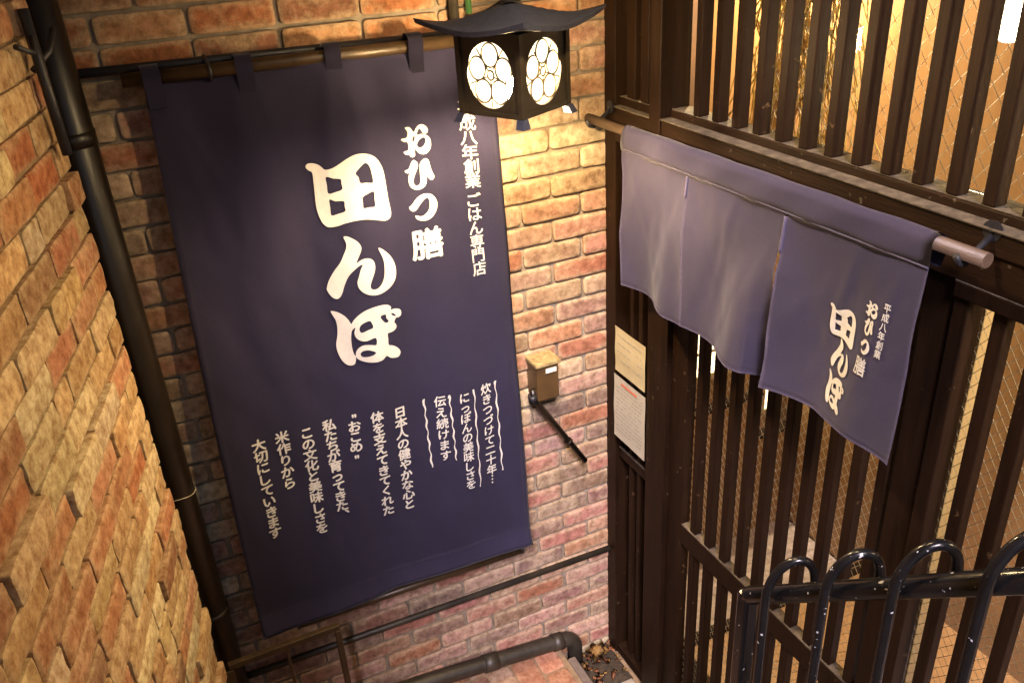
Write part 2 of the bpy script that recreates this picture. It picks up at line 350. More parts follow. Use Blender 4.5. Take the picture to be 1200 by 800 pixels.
# ------------------------------------------------------------------ ground, stairs
def ground():
    bm = new(); lay = bm.loops.layers.float_color.new('brick_colour')
    box(bm, -3, 6, -3, 4.2, -0.25, -0.012, mat=1)
    for i in range(16):
        for j in range(6):
            x = -0.33 + i*0.105; y = 2.39 - (j+1)*0.215 + (0.10 if i % 2 else 0)
            if x > 1.06: continue
            yl = min(0.208, 2.388-y)
            if yl < 0.04: continue
            brick(bm, lay, Vector((x, y, 0.10)), Vector((1, 0, 0)), Vector((0, 1, 0)), Vector((0, 0, 1)), 0.098, yl, 0.010, vary(rng.choice([(0.36, 0.18, 0.11), (0.42, 0.22, 0.14), (0.3, 0.16, 0.11), (0.4, 0.26, 0.18)])), 0.0015, rng.uniform(0, 90), back=0.02)
    box(bm, -0.6, 1.155, 1.2, 2.395, -0.011, 0.104, mat=1); box(bm, 1.1555, 1.19, 1.3, 2.30, -0.011, 0.112, bev=0.006, mat=2)
    o = obj('ground', bm, [M['paver'], M['mortar_dark'], M['stone']]); tag(o, 'worn brick paving at the foot of the wall', kind='structure')
    bm = new()
    for k in range(8):
        y1 = 1.62 - 0.25*k
        box(bm, -0.9, 1.27, -1.2, y1, 0.17*k - (0.0 if k else 0.01), 0.17*(k+1) - 0.004, bev=0.008)
    o = obj('stairs', bm, M['stone']); tag(o, 'stone steps coming down to the shop door', kind='structure')
ground()
def unseen_canopy():  # out of view, put in to keep the sun off the upper wall and banner
    t = thing('unseen_canopy', 'dark wooden canopy added to shade the upper wall', 'unseen_canopy')
    bm = new(); box(bm, -0.6, 1.39, 0.75, 2.395, 3.78, 3.83, bev=0.004); obj('deck', bm, M['wood_h'], t)
    for x in (-0.4, 0.2, 0.8, 1.3):
        bm = new(); box(bm, x-0.025, x+0.025, 0.77, 2.39, 3.70, 3.7795, bev=0.003); obj('rafter', bm, M['wood_h'], t)
    base(t, (0.4, 2.3, 3.7))
unseen_canopy()
GLYPHS = {
 'ta': [
   [(430,2324),(436,2332),(449,2332),(464,2326),(473,2317),(479,2311),(495,2312),(514,2320),(537,2332),(560,2341),(582,2342),(603,2336),(622,2322),(634,2301),(640,2277),(642,2239),(643,2201),(646,2170),(646,2155),(640,2143),(626,2139),(611,2143),(585,2152),(563,2157),(537,2158),(511,2155),(488,2149),(466,2148),(454,2156),(446,2172),(441,2196),(440,2218),(442,2247),(444,2279),(445,2306),(437,2313)] ,
   [(478,2291),(496,2285),(515,2281),(515,2268),(515,2253),(496,2247),(477,2245),(477,2268)] ,
   [(557,2291),(569,2303),(584,2314),(593,2313),(600,2302),(603,2283),(603,2257),(584,2260),(566,2263),(564,2279)] ,
   [(477,2228),(492,2221),(514,2219),(514,2204),(514,2190),(493,2184),(476,2182),(476,2204)] ,
   [(567,2221),(583,2228),(602,2231),(601,2209),(600,2188),(583,2189),(566,2190),(566,2205)] ,
 ],
 'n': [
   [(498,2115),(506,2117),(519,2110),(534,2097),(542,2080),(539,2066),(530,2050),(522,2034),(534,2040),(548,2043),(562,2040),(572,2030),(575,2014),(571,1996),(562,1978),(553,1959),(554,1947),(564,1942),(577,1944),(590,1956),(598,1974),(602,1996),(603,2019),(599,2040),(592,2062),(596,2064),(609,2053),(626,2031),(636,2006),(638,1981),(632,1958),(616,1938),(593,1926),(569,1923),(547,1928),(529,1940),(518,1957),(516,1975),(522,1990),(531,2012),(539,2025),(530,2025),(511,2013),(494,1997),(479,1970),(469,1946),(459,1934),(449,1933),(438,1943),(430,1962),(431,1972),(440,1993),(458,2019),(477,2041),(491,2064),(501,2084),(502,2100)] ,
 ],
 'bo': [
   [(429,1896),(436,1896),(449,1890),(464,1877),(474,1862),(480,1848),(488,1858),(504,1871),(527,1882),(554,1887),(578,1887),(595,1883),(605,1875),(606,1868),(603,1863),(609,1864),(620,1863),(633,1857),(637,1846),(634,1836),(625,1832),(618,1833),(612,1824),(611,1819),(615,1812),(616,1802),(608,1793),(596,1790),(585,1789),(584,1771),(583,1752),(596,1745),(610,1733),(618,1719),(617,1709),(609,1701),(595,1702),(582,1708),(571,1718),(557,1709),(539,1707),(518,1710),(498,1718),(484,1728),(479,1736),(477,1723),(472,1713),(462,1710),(450,1715),(439,1729),(432,1748),(428,1770),(429,1791),(436,1815),(440,1842),(439,1865),(434,1880)] ,
   [(490,1834),(485,1819),(486,1806),(492,1795),(503,1787),(519,1784),(545,1788),(544,1765),(526,1769),(505,1772),(489,1764),(481,1752),(478,1739),(474,1750),(472,1772),(473,1798),(477,1821),(483,1830)] ,
   [(501,1828),(507,1839),(521,1845),(535,1846),(540,1838),(542,1822),(524,1818),(508,1814),(502,1818)] ,
   [(493,1745),(501,1753),(515,1754),(529,1748),(539,1740),(530,1733),(512,1731),(497,1734)] ,
   [(569,1851),(586,1854),(587,1842),(593,1830),(588,1826),(579,1830)] ,
   [(604,1852),(611,1850),(618,1842),(616,1839),(607,1845)] ,
 ],
 'o': [
   [(717,2389),(727,2390),(734,2385),(739,2376),(744,2374),(749,2382),(759,2390),(771,2390),(782,2382),(787,2372),(784,2364),(777,2362),(770,2365),(765,2375),(759,2380),(754,2374),(751,2364),(763,2364),(778,2359),(790,2348),(793,2332),(789,2317),(777,2307),(763,2306),(750,2313),(742,2325),(739,2317),(739,2307),(731,2303),(724,2307),(723,2311),(712,2314),(706,2321),(710,2324),(719,2325),(722,2336),(720,2348),(711,2350),(703,2357),(707,2360),(718,2361),(723,2369),(723,2379)] ,
   [(766,2353),(774,2352),(776,2342),(771,2332),(760,2326),(751,2329),(748,2337),(755,2347)] ,
   [(741,2363),(744,2357),(738,2346),(735,2352)] ,
 ],
 'hi': [
   [(702,2269),(713,2272),(719,2279),(726,2291),(733,2295),(742,2288),(744,2277),(739,2265),(732,2253),(725,2236),(728,2223),(738,2220),(746,2229),(747,2250),(748,2272),(752,2284),(763,2292),(773,2292),(780,2283),(782,2268),(786,2252),(792,2237),(788,2230),(780,2228),(771,2237),(767,2250),(766,2231),(760,2216),(745,2208),(729,2209),(715,2219),(710,2236),(712,2251),(716,2260),(708,2261)] ,
   [(766,2282),(768,2278),(766,2266),(764,2271)] ,
 ],
 'tsu': [
   [(702,2162),(711,2167),(727,2183),(743,2191),(759,2192),(776,2186),(788,2171),(792,2153),(786,2135),(772,2120),(754,2113),(737,2114),(723,2121),(718,2131),(722,2133),(736,2128),(751,2133),(763,2145),(767,2162),(765,2176),(758,2179),(747,2173),(733,2160),(723,2149),(714,2147),(706,2152)] ,
 ],
}

# ------------------------------------------------------------------ wooden front (its face is near x = 1.40)
XF = 1.40
def lattice_front():
    t = thing('shopfront_frame', 'dark stained wooden shopfront frame with barred transom above the noren', 'shopfront')
    def part(name, parts, mt=M['wood'], parent=t, bev=0.003):
        bm = new()
        for p in parts: box(bm, *p, bev=bev)
        return obj(name, bm, mt, parent)
    part('post', [(1.405, 1.49, 2.325, 2.392, 0, 3.6)])
    part('post', [(1.388, 1.49, 2.056, 2.112, 2.30, 3.6)])
    part('jamb', [(1.392, 1.49, 1.992, 2.104, 0.0, 2.298)])
    part('lintel', [(1.398, 1.49, -0.62, 2.054, 2.237, 2.354), (1.392, 1.40, -0.62, 2.054, 2.31, 2.357), (1.402, 1.49, 2.114, 2.323, 2.24, 2.345)], M['wood_h'])
    part('dusty_ledge', [(1.386, 1.424, -0.62, 2.052, 2.3575, 2.3615), (1.398, 1.43, 2.114, 2.323, 2.346, 2.3505)], M['dust'], bev=0.001)
    part('sill', [(1.424, 1.49, -0.62, 2.053, 2.3545, 2.381), (1.418, 1.49, 2.114, 2.322, 2.352, 2.375)], M['wood_h'])
    part('dusty_ledge', [(1.426, 1.488, -0.62, 2.052, 2.3815, 2.3845), (1.42, 1.488, 2.115, 2.321, 2.3755, 2.378)], M['dust'], bev=0.001)
    for k in range(-3, 30):
        y = 1.784 - 0.0825*k
        if y > 2.03 or y < -0.6: continue
        part('bar', [(1.424, 1.458, y-0.028, y, 2.385, 3.6)])
    for y0, y1 in ((2.235, 2.282), (2.165, 2.208), (2.118, 2.146)):
        part('bar', [(1.42, 1.455, y0, y1, 2.3785, 3.6)])
    # wired glass behind the bars
    bm = new(); box(bm, 1.474, 1.477, -0.6, 2.05, 2.385, 3.6); g = obj('glass', bm, M['glass'], t)
    obj('wire_mesh', wires(1.472, -0.6, 1.75, 2.386, 3.3, 0.045), M['wire'], g)
    base(t, (1.44, 1.0, 0))
def wires(x, y0, y1, z0, z1, step, r=0.0007):
    """diamond wire inside a pane: two families of 45-degree wires clipped to the pane"""
    bm = new(); a = math.tan(rad(52))
    for sgn in (1, -1):
        H = (y1-y0)*a
        c = z0 - (H if sgn > 0 else 0)
        top = z1 + (0 if sgn > 0 else H)
        while c < top:
            # z = c + sgn*a*(y-y0)
            pts = []
            for yy in (y0, y1):
                zz = c + sgn*a*(yy-y0)
                if z0 <= zz <= z1: pts.append((yy, zz))
            for zz in (z0, z1):
                yy = y0 + sgn*(zz-c)/a
                if y0 < yy < y1: pts.append((yy, zz))
            if len(pts) >= 2:
                p, q = pts[0], pts[1]
                if math.hypot(p[0]-q[0], p[1]-q[1]) > 0.01:
                    tube(bm, [(x, p[0], p[1]), (x, q[0], q[1])], r, seg=4, cap=False)
            c += step*a*0.78
    return bm
lattice_front()

def side_panel():
    t = thing('side_lattice_panel', 'narrow dark barred panel between the corner post and the door', 'panel')
    def part(name, *p, mt=M['wood']):
        bm = new(); box(bm, *p, bev=0.003); return obj(name, bm, mt, t)
    part('rail', 1.425, 1.468, 2.106, 2.323, 2.16, 2.238); part('rail', 1.418, 1.47, 2.106, 2.323, 1.032, 1.072)
    part('rail', 1.41, 1.474, 2.106, 2.323, 0.005, 0.05)
    for y0, y1 in ((2.245, 2.268), (2.19, 2.214), (2.134, 2.158)):
        for z0, z1 in ((1.0725, 2.1595), (0.0505, 1.0315)):
            bm = new(); box(bm, 1.428, 1.462, y0, y1, z0, z1, bev=0.003); obj('bar', bm, M['wood'], t)
    bm = new(); box(bm, 1.4745, 1.486, 2.106, 2.323, 0.05, 2.236); obj('backing_board', bm, M['wood'], t)
    bm = new(); box(bm, 1.4185, 1.427, 2.107, 2.322, 1.0725, 1.0745); obj('dusty_ledge', bm, M['dust'], t)
    base(t, (1.44, 2.21, 0))
side_panel()

def door():
    t = thing('lattice_door', 'dark barred sliding door with a middle rail under the noren', 'door')
    def part(name, *p, mt=M['wood'], bev=0.003):
        bm = new(); box(bm, *p, bev=bev); return obj(name, bm, mt, t)
    part('stile', 1.412, 1.448, 1.906, 1.990, 0.01, 2.234); part('stile', 1.412, 1.448, 1.047, 1.119, 0.01, 2.234)
    part('top_rail', 1.413, 1.447, 1.12, 1.905, 2.14, 2.234); part('bottom_rail', 1.413, 1.447, 1.12, 1.905, 0.01, 0.12)
    r = part('middle_rail', 1.41, 1.446, 1.12, 1.905, 0.925, 1.004)
    bm = new(); box(bm, 1.412, 1.445, 1.121, 1.904, 1.0045, 1.007); obj('worn_top', bm, M['dust'], r)
    for k in range(10):
        y = 1.861 - 0.0775*k
        for z0, z1 in ((0.1205, 0.9245), (1.0075, 2.1395)):
            part('bar', 1.415, 1.444, y-0.029, y, z0, z1)
    bm = new(); box(bm, 1.4475, 1.4505, 1.1, 1.92, 0.1, 2.2); g = obj('glass', bm, M['glass'], t)
    obj('wire_mesh', wires(1.4468, 1.1, 1.92, 0.1, 2.2, 0.034), M['wire'], g)
    base(t, (1.43, 1.5, 0))
door()

def fixed_panel():
    t = thing('fixed_lattice_panel', 'wide barred window panel with wired glass right of the door', 'panel')
    def part(name, *p, mt=M['wood'], bev=0.003):
        bm = new(); box(bm, *p, bev=bev); return obj(name, bm, mt, t)
    part('top_rail', 1.396, 1.46, -0.6, 1.044, 2.204, 2.236)
    bm = new(); box(bm, 1.3965, 1.408, -0.6, 1.043, 2.2365, 2.2385); obj('dusty_ledge', bm, M['dust'], t)
    part('stile', 1.404, 1.452, 1.009, 1.044, 0.01, 2.2035)
    part('glazing_stop', 1.4535, 1.50, 1.006, 1.044, 0.01, 2.2035, mt=M['pale_wood'])
    for k in range(8):
        y = 0.959 - 0.08*k
        part('bar', 1.408, 1.436, y-0.03, y, 0.01, 2.2035)
    bm = new(); box(bm, 1.446, 1.449, -0.6, 1.008, 0.01, 2.203); g = obj('glass', bm, M['glass'], t)
    obj('wire_mesh', wires(1.4435, -0.2, 1.006, 0.9, 2.2, 0.033), M['wire'], g)
    base(t, (1.43, 0.2, 0))
fixed_panel()

# ------------------------------------------------------------------ the room behind the lattice
def room():
    def wall(name, label, parts, mt):
        bm = new()
        for p in parts: box(bm, *p)
        return tag(obj(name, bm, mt), label, 'wall')
    bm = new(); box(bm, 1.5, 2.62, -0.7, 3.5, -0.05, 0.02); tag(obj('interior_floor', bm, M['tile']), 'pale pebbled shop floor behind the door', kind='structure')
    wall('interior_wall', 'orange brown plywood wall inside, opposite the barred front', [(2.63, 2.68, -0.7, 3.5, 0.02, 3.3)], M['ply'])
    wall('interior_wall', 'dark wall at the far back of the shop room', [(1.5, 2.63, 3.5, 3.56, 0.02, 3.3)], M['dark_room'])
    bm = new(); box(bm, 1.5, 2.68, -0.76, 3.56, 3.305, 3.36); tag(obj('interior_ceiling', bm, M['dark_room']), 'dark ceiling of the shop room', kind='structure')
    t = thing('wooden_partition', 'low orange wooden partition standing beyond the sliding door', 'partition')
    for x0, x1, h in ((1.5, 2.40, 0.82), (2.403, 2.62, 0.58)):
        bm = new(); box(bm, x0, x1, 2.66, 2.69, 0.021, h, bev=0.002); obj('panel', bm, M['ply'], t)
        bm = new(); box(bm, x0, x1, 2.65, 2.70, h+0.0005, h+0.02, bev=0.003); obj('cap_rail', bm, M['wood_h'], t)
    base(t, (2.0, 2.67, 0.02))
    t = thing('wooden_step', 'low orange wooden step with dark edge inside the door', 'step')
    bm = new(); box(bm, 1.52, 2.5, 1.1, 1.985, 0.021, 0.28, bev=0.003); obj('body', bm, M['ply'], t)
    bm = new(); box(bm, 1.515, 2.505, 1.9855, 2.03, 0.021, 0.295, bev=0.004); obj('edge_strip', bm, M['wood_h'], t)
    base(t, (2.0, 1.5, 0.02))
    t = thing('paper_screen', 'bright lit paper screen glowing through the door bars', 'screen')
    bm = new(); box(bm, 2.06, 2.30, 2.76, 2.775, 0.96, 1.6); obj('lit_paper', bm, M['shoji'], t)
    bm = new()
    for p in ((2.05, 2.06, 0.93, 1.62), (2.30, 2.31, 0.93, 1.62), (2.06, 2.30, 0.93, 0.96), (2.06, 2.30, 1.6, 1.62), (2.06, 2.30, 1.07, 1.082)): box(bm, p[0], p[1], 2.752, 2.782, p[2], p[3])
    obj('frame', bm, M['pale_wood'], t); base(t, (2.18, 2.77, 0.82))
    t = thing('paper_screen', 'narrow lit paper screen low behind the partition, seen under the noren', 'screen')
    bm = new(); box(bm, 2.50, 2.60, 2.76, 2.775, 0.66, 1.0); obj('lit_paper', bm, M['shoji'], t)
    bm = new()
    for p in ((2.49, 2.50, 0.64, 1.02), (2.60, 2.61, 0.64, 1.02), (2.50, 2.60, 0.64, 0.66), (2.50, 2.60, 1.0, 1.02)): box(bm, p[0], p[1], 2.752, 2.782, p[2], p[3])
    obj('frame', bm, M['pale_wood'], t); base(t, (2.55, 2.77, 0.58))
    def pendant(loc, r, label, power):
        t = thing('pendant_lamp', label, 'lamp')
        bm = new(); bmesh.ops.create_uvsphere(bm, u_segments=20, v_segments=12, radius=r, matrix=Matrix.Translation(loc) @ Matrix.Diagonal((1, 1, 1.25, 1)))
        obj('shade', bm, M['bulb'], t, smooth=True)
        bm = new(); tube(bm, [(loc[0], loc[1], loc[2]+r*1.2), (loc[0], loc[1], 3.3)], 0.004, 8); obj('cord', bm, M['black'], t)
        bm = new(); tube(bm, [(loc[0], loc[1], loc[2]+r*1.2), (loc[0], loc[1], loc[2]+r*1.5)], 0.02, 12); obj('cap', bm, M['black'], t)
        base(t, (loc[0], loc[1], loc[2]-r*1.25))
        ld = bpy.data.lights.new('lamp_light', 'POINT'); ld.energy = power; ld.color = (1, 0.74, 0.42); ld.shadow_soft_size = r
        lo = bpy.data.objects.new('lamp_light', ld); COL.objects.link(lo); lo.location = (loc[0], loc[1], loc[2]-r*1.25-0.08); lo.parent = t; lo.matrix_parent_inverse = Matrix.Translation((-loc[0], -loc[1], -loc[2]+r*1.25))
    pendant((1.86, 1.375, 2.65), 0.05, 'glowing white pendant lamp behind the top right lattice bars', 3)
    pendant((1.9, 0.1, 2.6), 0.07, 'assumed pendant lamp out of view in the shop room, added to light it', 34)  # not in view; assumed lamp that lights the plywood and glazing stop
    pendant((2.35, 2.9, 2.95), 0.05, 'added pendant lamp high inside beyond the far partition, to light it', 130)  # added to brighten the partition and floor, mostly hidden by the bars
    # rice straw
    bm = new(); r2 = random.Random(3)
    for k in range(420):
        y = r2.uniform(1.66, 2.0); z = r2.uniform(2.32, 3.0); x = 1.66 + r2.uniform(-0.05, 0.06)
        l = r2.uniform(0.12, 0.34); a = r2.gauss(0, 0.32); b = r2.gauss(0, 0.2)
        p0 = Vector((x, y, z)); d = Vector((b*0.5, math.sin(a), -math.cos(a)))*l
        tube(bm, [p0, p0 + d*0.5 + Vector((0, r2.uniform(-.01, .01), 0)), p0 + d + Vector((0, r2.uniform(-.02, .02), 0))], r2.uniform(0.0012, 0.003), seg=5, cap=False)
    for k in range(60):
        y = 1.66 + r2.uniform(-.02, .34); tube(bm, [(1.66, y, 2.96), (1.66+r2.uniform(-.03, .03), y, 3.28)], 0.003, seg=5, cap=False)
    tag(obj('rice_straw_bundle', bm, M['straw']), 'golden bundle of rice straw hanging behind the upper bars', 'straw bundle')
    # small charm on a chain
    t = thing('hanging_charm', 'small glass charm on a chain behind the right hand bars', 'ornament')
    x, y = 1.58, 1.06
    x, y = 1.56, 1.075
    bm = new(); tube(bm, [(x, y, 2.2), (x, y, 1.9)], 0.002, 6)
    for k in range(14): bmesh.ops.create_uvsphere(bm, u_segments=6, v_segments=5, radius=0.004, matrix=Matrix.Translation((x, y, 2.18-k*0.02)))
    obj('chain', bm, M['steel'], t)
    bm = new(); tube(bm, [(x, y, 1.9), (x, y, 1.86), (x, y, 1.76), (x, y, 1.74)], 0.01, 12, radii=[.004, .012, .012, .004]); obj('drop', bm, M['glass'], t)
    bm = new(); box(bm, x-.002, x+.002, y-.015, y+.015, 1.66, 1.735); obj('tag', bm, M['wood'], t)
    base(t, (x, y, 1.66))
room()

# ------------------------------------------------------------------ lettering
def glyph_mesh(outlines, smooth=True):
    c = bpy.data.curves.new('g', 'CURVE'); c.dimensions = '2D'; c.fill_mode = 'BOTH'
    for L in outlines:
        pts = []
        k = len(L)
        for i in range(k):
            p0, p1, p2, p3 = L[i-1], L[i], L[(i+1) % k], L[(i+2) % k]
            for s in range(3):
                t = s/3
                pts.append(tuple(0.5*((2*p1[j]) + (-p0[j]+p2[j])*t + (2*p0[j]-5*p1[j]+4*p2[j]-p3[j])*t*t + (-p0[j]+3*p1[j]-3*p2[j]+p3[j])*t**3) for j in (0, 1)))
        sp = c.splines.new('POLY'); sp.points.add(len(pts)-1)
        for q, p in zip(sp.points, pts): q.co = (p[0], p[1], 0, 1)
        sp.use_cyclic_u = True
    return curve_verts(c)
def curve_verts(c):
    o = bpy.data.objects.new('g', c); COL.objects.link(o); bpy.context.view_layer.update()
    me = bpy.data.meshes.new_from_object(o.evaluated_get(bpy.context.evaluated_depsgraph_get()))
    vs = [(v.co.x, v.co.y) for v in me.vertices]; fs = [tuple(p.vertices) for p in me.polygons]
    bpy.data.objects.remove(o); bpy.data.curves.remove(c); bpy.data.meshes.remove(me)
    return vs, fs
_cache = {}
def char_mesh(ch, weight):
    """one character centred on 0,0 in a 1x1 square"""
    if (ch, weight) not in _cache:
        c = bpy.data.curves.new('g', 'FONT'); c.body = ch; c.offset = weight; c.resolution_u = 3; c.align_x = 'CENTER'
        vs, fs = curve_verts(c)
        if ch in '、…"': pass
        ys = [v[1] for v in vs]; xs = [v[0] for v in vs]
        cy = 0.36 if ch not in '…"、' else (max(ys)+min(ys))/2
        cx = (max(xs)+min(xs))/2
        _cache[(ch, weight)] = ([(x-cx, y-cy) for x, y in vs], fs)
    return _cache[(ch, weight)]
def column(acc, text, p0, p1, sx, sy, weight, slant=0.0):
    n = len(text)
    for i, ch in enumerate(text):
        if ch == ' ': continue
        t = i/(n-1) if n > 1 else 0
        cx = p0[0]+(p1[0]-p0[0])*t; cy = p0[1]+(p1[1]-p0[1])*t
        vs, fs = char_mesh(ch, 0)
        if ch == '…': vs = [(-y, x) for x, y in vs]
        if ch == '、': cx += sx*0.3; cy += sy*0.3
        for k, (ox, oy) in enumerate(((0, 0), (1, 0), (-1, 0), (0, 1), (0, -1)) if weight else ((0, 0),)):      # brush weight
            acc.append(([(cx + (x+ox*weight)*sx + slant*y*sy, cy + (y+oy*weight)*sy) for x, y in vs], fs, k*0.00012))
def lettering(name, acc, surf, parent, mt, step=0.015, lift=Vector((0, -1, 0))):
    """flat glyphs (a, z) cut into strips and laid on the cloth by surf(a, z) -> point"""
    bm = new()
    for vs, fs, *up in acc:
        bv = [bm.verts.new((x, up[0] if up else 0, z)) for x, z in vs]
        for f in fs:
            try: bm.faces.new([bv[i] for i in f])
            except ValueError: pass
    xs = [v.co.x for v in bm.verts]; zs = [v.co.z for v in bm.verts]
    x = min(xs) + step
    while x < max(xs):
        bmesh.ops.bisect_plane(bm, geom=bm.verts[:]+bm.edges[:]+bm.faces[:], plane_co=(x, 0, 0), plane_no=(1, 0, 0)); x += step
    z = min(zs) + step*3
    while z < max(zs):
        bmesh.ops.bisect_plane(bm, geom=bm.verts[:]+bm.edges[:]+bm.faces[:], plane_co=(0, 0, z), plane_no=(0, 0, 1)); z += step*3
    for v in bm.verts: v.co = surf(v.co.x, v.co.z) + lift*v.co.y
    return obj(name, bm, mt, parent)

# ------------------------------------------------------------------ the big banner
BT, BB = 2.605, 0.818          # top and bottom of the cloth
def b_left(z):  t = (BT-z)/(BT-BB); return 0.078 - 0.055*t - 0.012*math.sin(math.pi*t)
def b_right(z): t = (BT-z)/(BT-BB); return 0.995 + 0.015*t + 0.008*math.sin(math.pi*t)
def b_y(x, z):
    t = min(1, max(0, (BT-z)/(BT-BB))); u = (x-b_left(z))/(b_right(z)-b_left(z))
    y = 2.325 - 0.035*min(1, t*1.3)
    f = (1-t)**1.2
    y += -0.008*f*math.cos(2*math.pi*(u*4 + 0.0)) * (1 if t > 0.03 else t/0.03)
    y += 0.010*math.sin(u*17 + t*5.5)*(0.35+0.65*f)*min(1, t*6)
    y += 0.008*math.sin(u*7.3 - t*3.0 + 1.0)
    y += -0.016*math.exp(-((u-0.90-0.05*math.sin(t*3))/0.035)**2)*math.exp(-t*2.2)
    y += 0.010*math.exp(-((u-0.80)/0.05)**2)*math.exp(-t*2.5)
    for q, (x0, sl, am) in enumerate(((0.12, 0.5, .007), (0.30, -0.3, .005), (0.335, 0.35, .006), (0.53, -0.25, .005), (0.56, 0.3, .006), (0.76, -0.3, .005), (0.79, 0.4, .005), (0.95, -0.35, .006))):
        dd = x - x0 - sl*t                                 # small pull creases fanning out from each tab
        y += -am*math.exp(-(dd/(0.012+0.05*t))**2)*math.exp(-t*6.5)*min(1, t*12)
    d = (x - 0.10 - 0.32*t)                                # a crease running down from the left tab
    y += -0.008*math.exp(-(d/0.03)**2)*math.exp(-t*3)
    y += -0.010*math.exp(-((u-0.97)/0.03)**2)*t
    y += 0.012*fbm((x*3.2, z*1.0, 0), 1.5, 3)*min(1, t*8) + 0.004*fbm((x*9 + z*3, z*5, 4), 1.2, 2)*min(1, t*8)
    if t > 0.955: y -= 0.020*((t-0.955)/0.045)**1.3
    return y
def banner():
    t = thing('shop_banner', 'tall navy cloth banner with large cream Japanese lettering on the brick wall', 'banner')
    bm = new(); nx, nz = 90, 120
    g = []
    for j in range(nz+1):
        row = []
        for i in range(nx+1):
            tt = j/nz; u = i/nx; z = BT + (BB-BT)*tt
            x = b_left(z)*(1-u) + b_right(z)*u
            sag = 0.014*math.sin(math.pi*((u*4) % 1))*max(0, 1-tt*8) + 0.018*u*(1-u)*0
            row.append(bm.verts.new((x, b_y(x, z), z - sag)))
        g.append(row)
    for j in range(nz):
        for i in range(nx): bm.faces.new((g[j][i], g[j+1][i], g[j+1][i+1], g[j][i+1])).smooth = True
    bmesh.ops.solidify(bm, geom=bm.faces[:], thickness=0.0018)
    cl = obj('cloth', bm, M['banner'], t, smooth=True)
    # tabs round the pole
    for k, x in enumerate((0.098, 0.318, 0.545, 0.772, 0.965)):
        bm = new(); wdt = 0.021; path = [(2.322, 2.53), (2.312, 2.59), (2.308, 2.605), (2.306, 2.625), (2.314, 2.632), (2.33, 2.634), (2.346, 2.63), (2.352, 2.61), (2.344, 2.58), (2.334, 2.53)]
        a = [bm.verts.new((x-wdt, y-(0.004 if i < 3 else 0), z)) for i, (y, z) in enumerate(path)]; b = [bm.verts.new((x+wdt, y-(0.004 if i < 3 else 0), z)) for i, (y, z) in enumerate(path)]
        for i in range(len(path)-1): bm.faces.new((a[i], a[i+1], b[i+1], b[i])).smooth = True
        bmesh.ops.solidify(bm, geom=bm.faces[:], thickness=0.002)
        obj('tab', bm, M['banner'], t, smooth=True)
    def strip(name, f0, f1, w, mt=M['banner'], n=90):
        bm = new(); prev = None
        for i in range(n+1):
            s = i/n; (xa, za), (xb, zb) = f0(s), f1(s)
            pa = bm.verts.new((xa, b_y(xa, za)-0.0036, za)); pb = bm.verts.new((xb, b_y(xb, zb)-0.0036, zb))
            if prev: bm.faces.new((prev[0], pa, pb, prev[1])).smooth = True
            prev = (pa, pb)
        return obj(name, bm, mt, t, smooth=True)
    zz = lambda s: BT-0.03 + (BB+0.004-BT)*s
    strip('side_stitch', lambda s: (b_left(zz(s))+0.018, zz(s)), lambda s: (b_left(zz(s))+0.0195, zz(s)), 0, M['thread'])
    strip('side_stitch', lambda s: (b_right(zz(s))-0.0195, zz(s)), lambda s: (b_right(zz(s))-0.018, zz(s)), 0, M['thread'])
    xx = lambda s: b_left(BB)+0.003 + (b_right(BB)-b_left(BB)-0.006)*s
    strip('hem_stitch', lambda s: (xx(s), BB+0.075), lambda s: (xx(s), BB+0.0765), 0, M['thread'])
    surf = lambda x, z: Vector((x, b_y(x, z)-0.003, z))
    def traced(keys):
        acc = []
        for k in keys:
            vs, fs = glyph_mesh([[(a/1000, b/1000) for a, b in L] for L in GLYPHS[k]]); acc.append((vs, fs))
        return acc
    lettering('name_lettering', traced(['ta', 'n', 'bo']), surf, t, M['ink'], lift=Vector((0, -1, 0)))
    acc = traced(['o', 'hi', 'tsu']); column(acc, '膳', (0.745, 2.04), (0.745, 2.04), 0.104, 0.1, 0.026)
    lettering('dish_lettering', acc, surf, t, M['ink'], lift=Vector((0, -1, 0)))
    acc = []; column(acc, '平成八年創業', (0.906, 2.416), (0.907, 2.203), 0.047, 0.047, 0.012); column(acc, 'ごはん専門店', (0.906, 2.144), (0.902, 1.927), 0.047, 0.047, 0.012)
    lettering('founding_lettering', acc, surf, t, M['ink'], lift=Vector((0, -1, 0)))
    acc = []
    for tx, a, b in (('炊きつづけて二十年…', (0.887, 1.505), (0.881, 1.145)), ('にっぽんの美味しさを', (0.806, 1.50), (0.798, 1.157)), ('伝え続けます', (0.723, 1.509), (0.721, 1.302))):
        acc = []; column(acc, tx, a, b, 0.041, 0.041, 0.018, slant=0.06)
        lettering('poem_line', acc, surf, t, M['ink'], lift=Vector((0, -1, 0)))
    for x0, z0, x1, z1 in ((0.923, 1.523, 0.922, 1.167), (0.842, 1.52, 0.834, 1.133), (0.755, 1.525, 0.755, 1.273), (0.673, 1.528, 0.671, 1.267)):
        vs, fs = [], []; n = 26
        for i in range(n+1):
            s = i/n; cx = x0+(x1-x0)*s + 0.0022*math.sin(s*38+x0*50); ww = 0.0022 + 0.001*math.sin(s*23+x0*9); cz = z0+(z1-z0)*s
            vs += [(cx-ww, cz), (cx+ww, cz)]
            if i: fs.append((2*i-2, 2*i, 2*i+1, 2*i-1))
        vs += [(x0-0.006, z0-0.012), (x0-0.003, z0), (x0+0.002, z0-0.01)]; fs.append((len(vs)-3, len(vs)-1, len(vs)-2))
        lettering('wavy_rule', [(vs, fs)], surf, t, M['ink'], lift=Vector((0, -1, 0)))
    acc = []
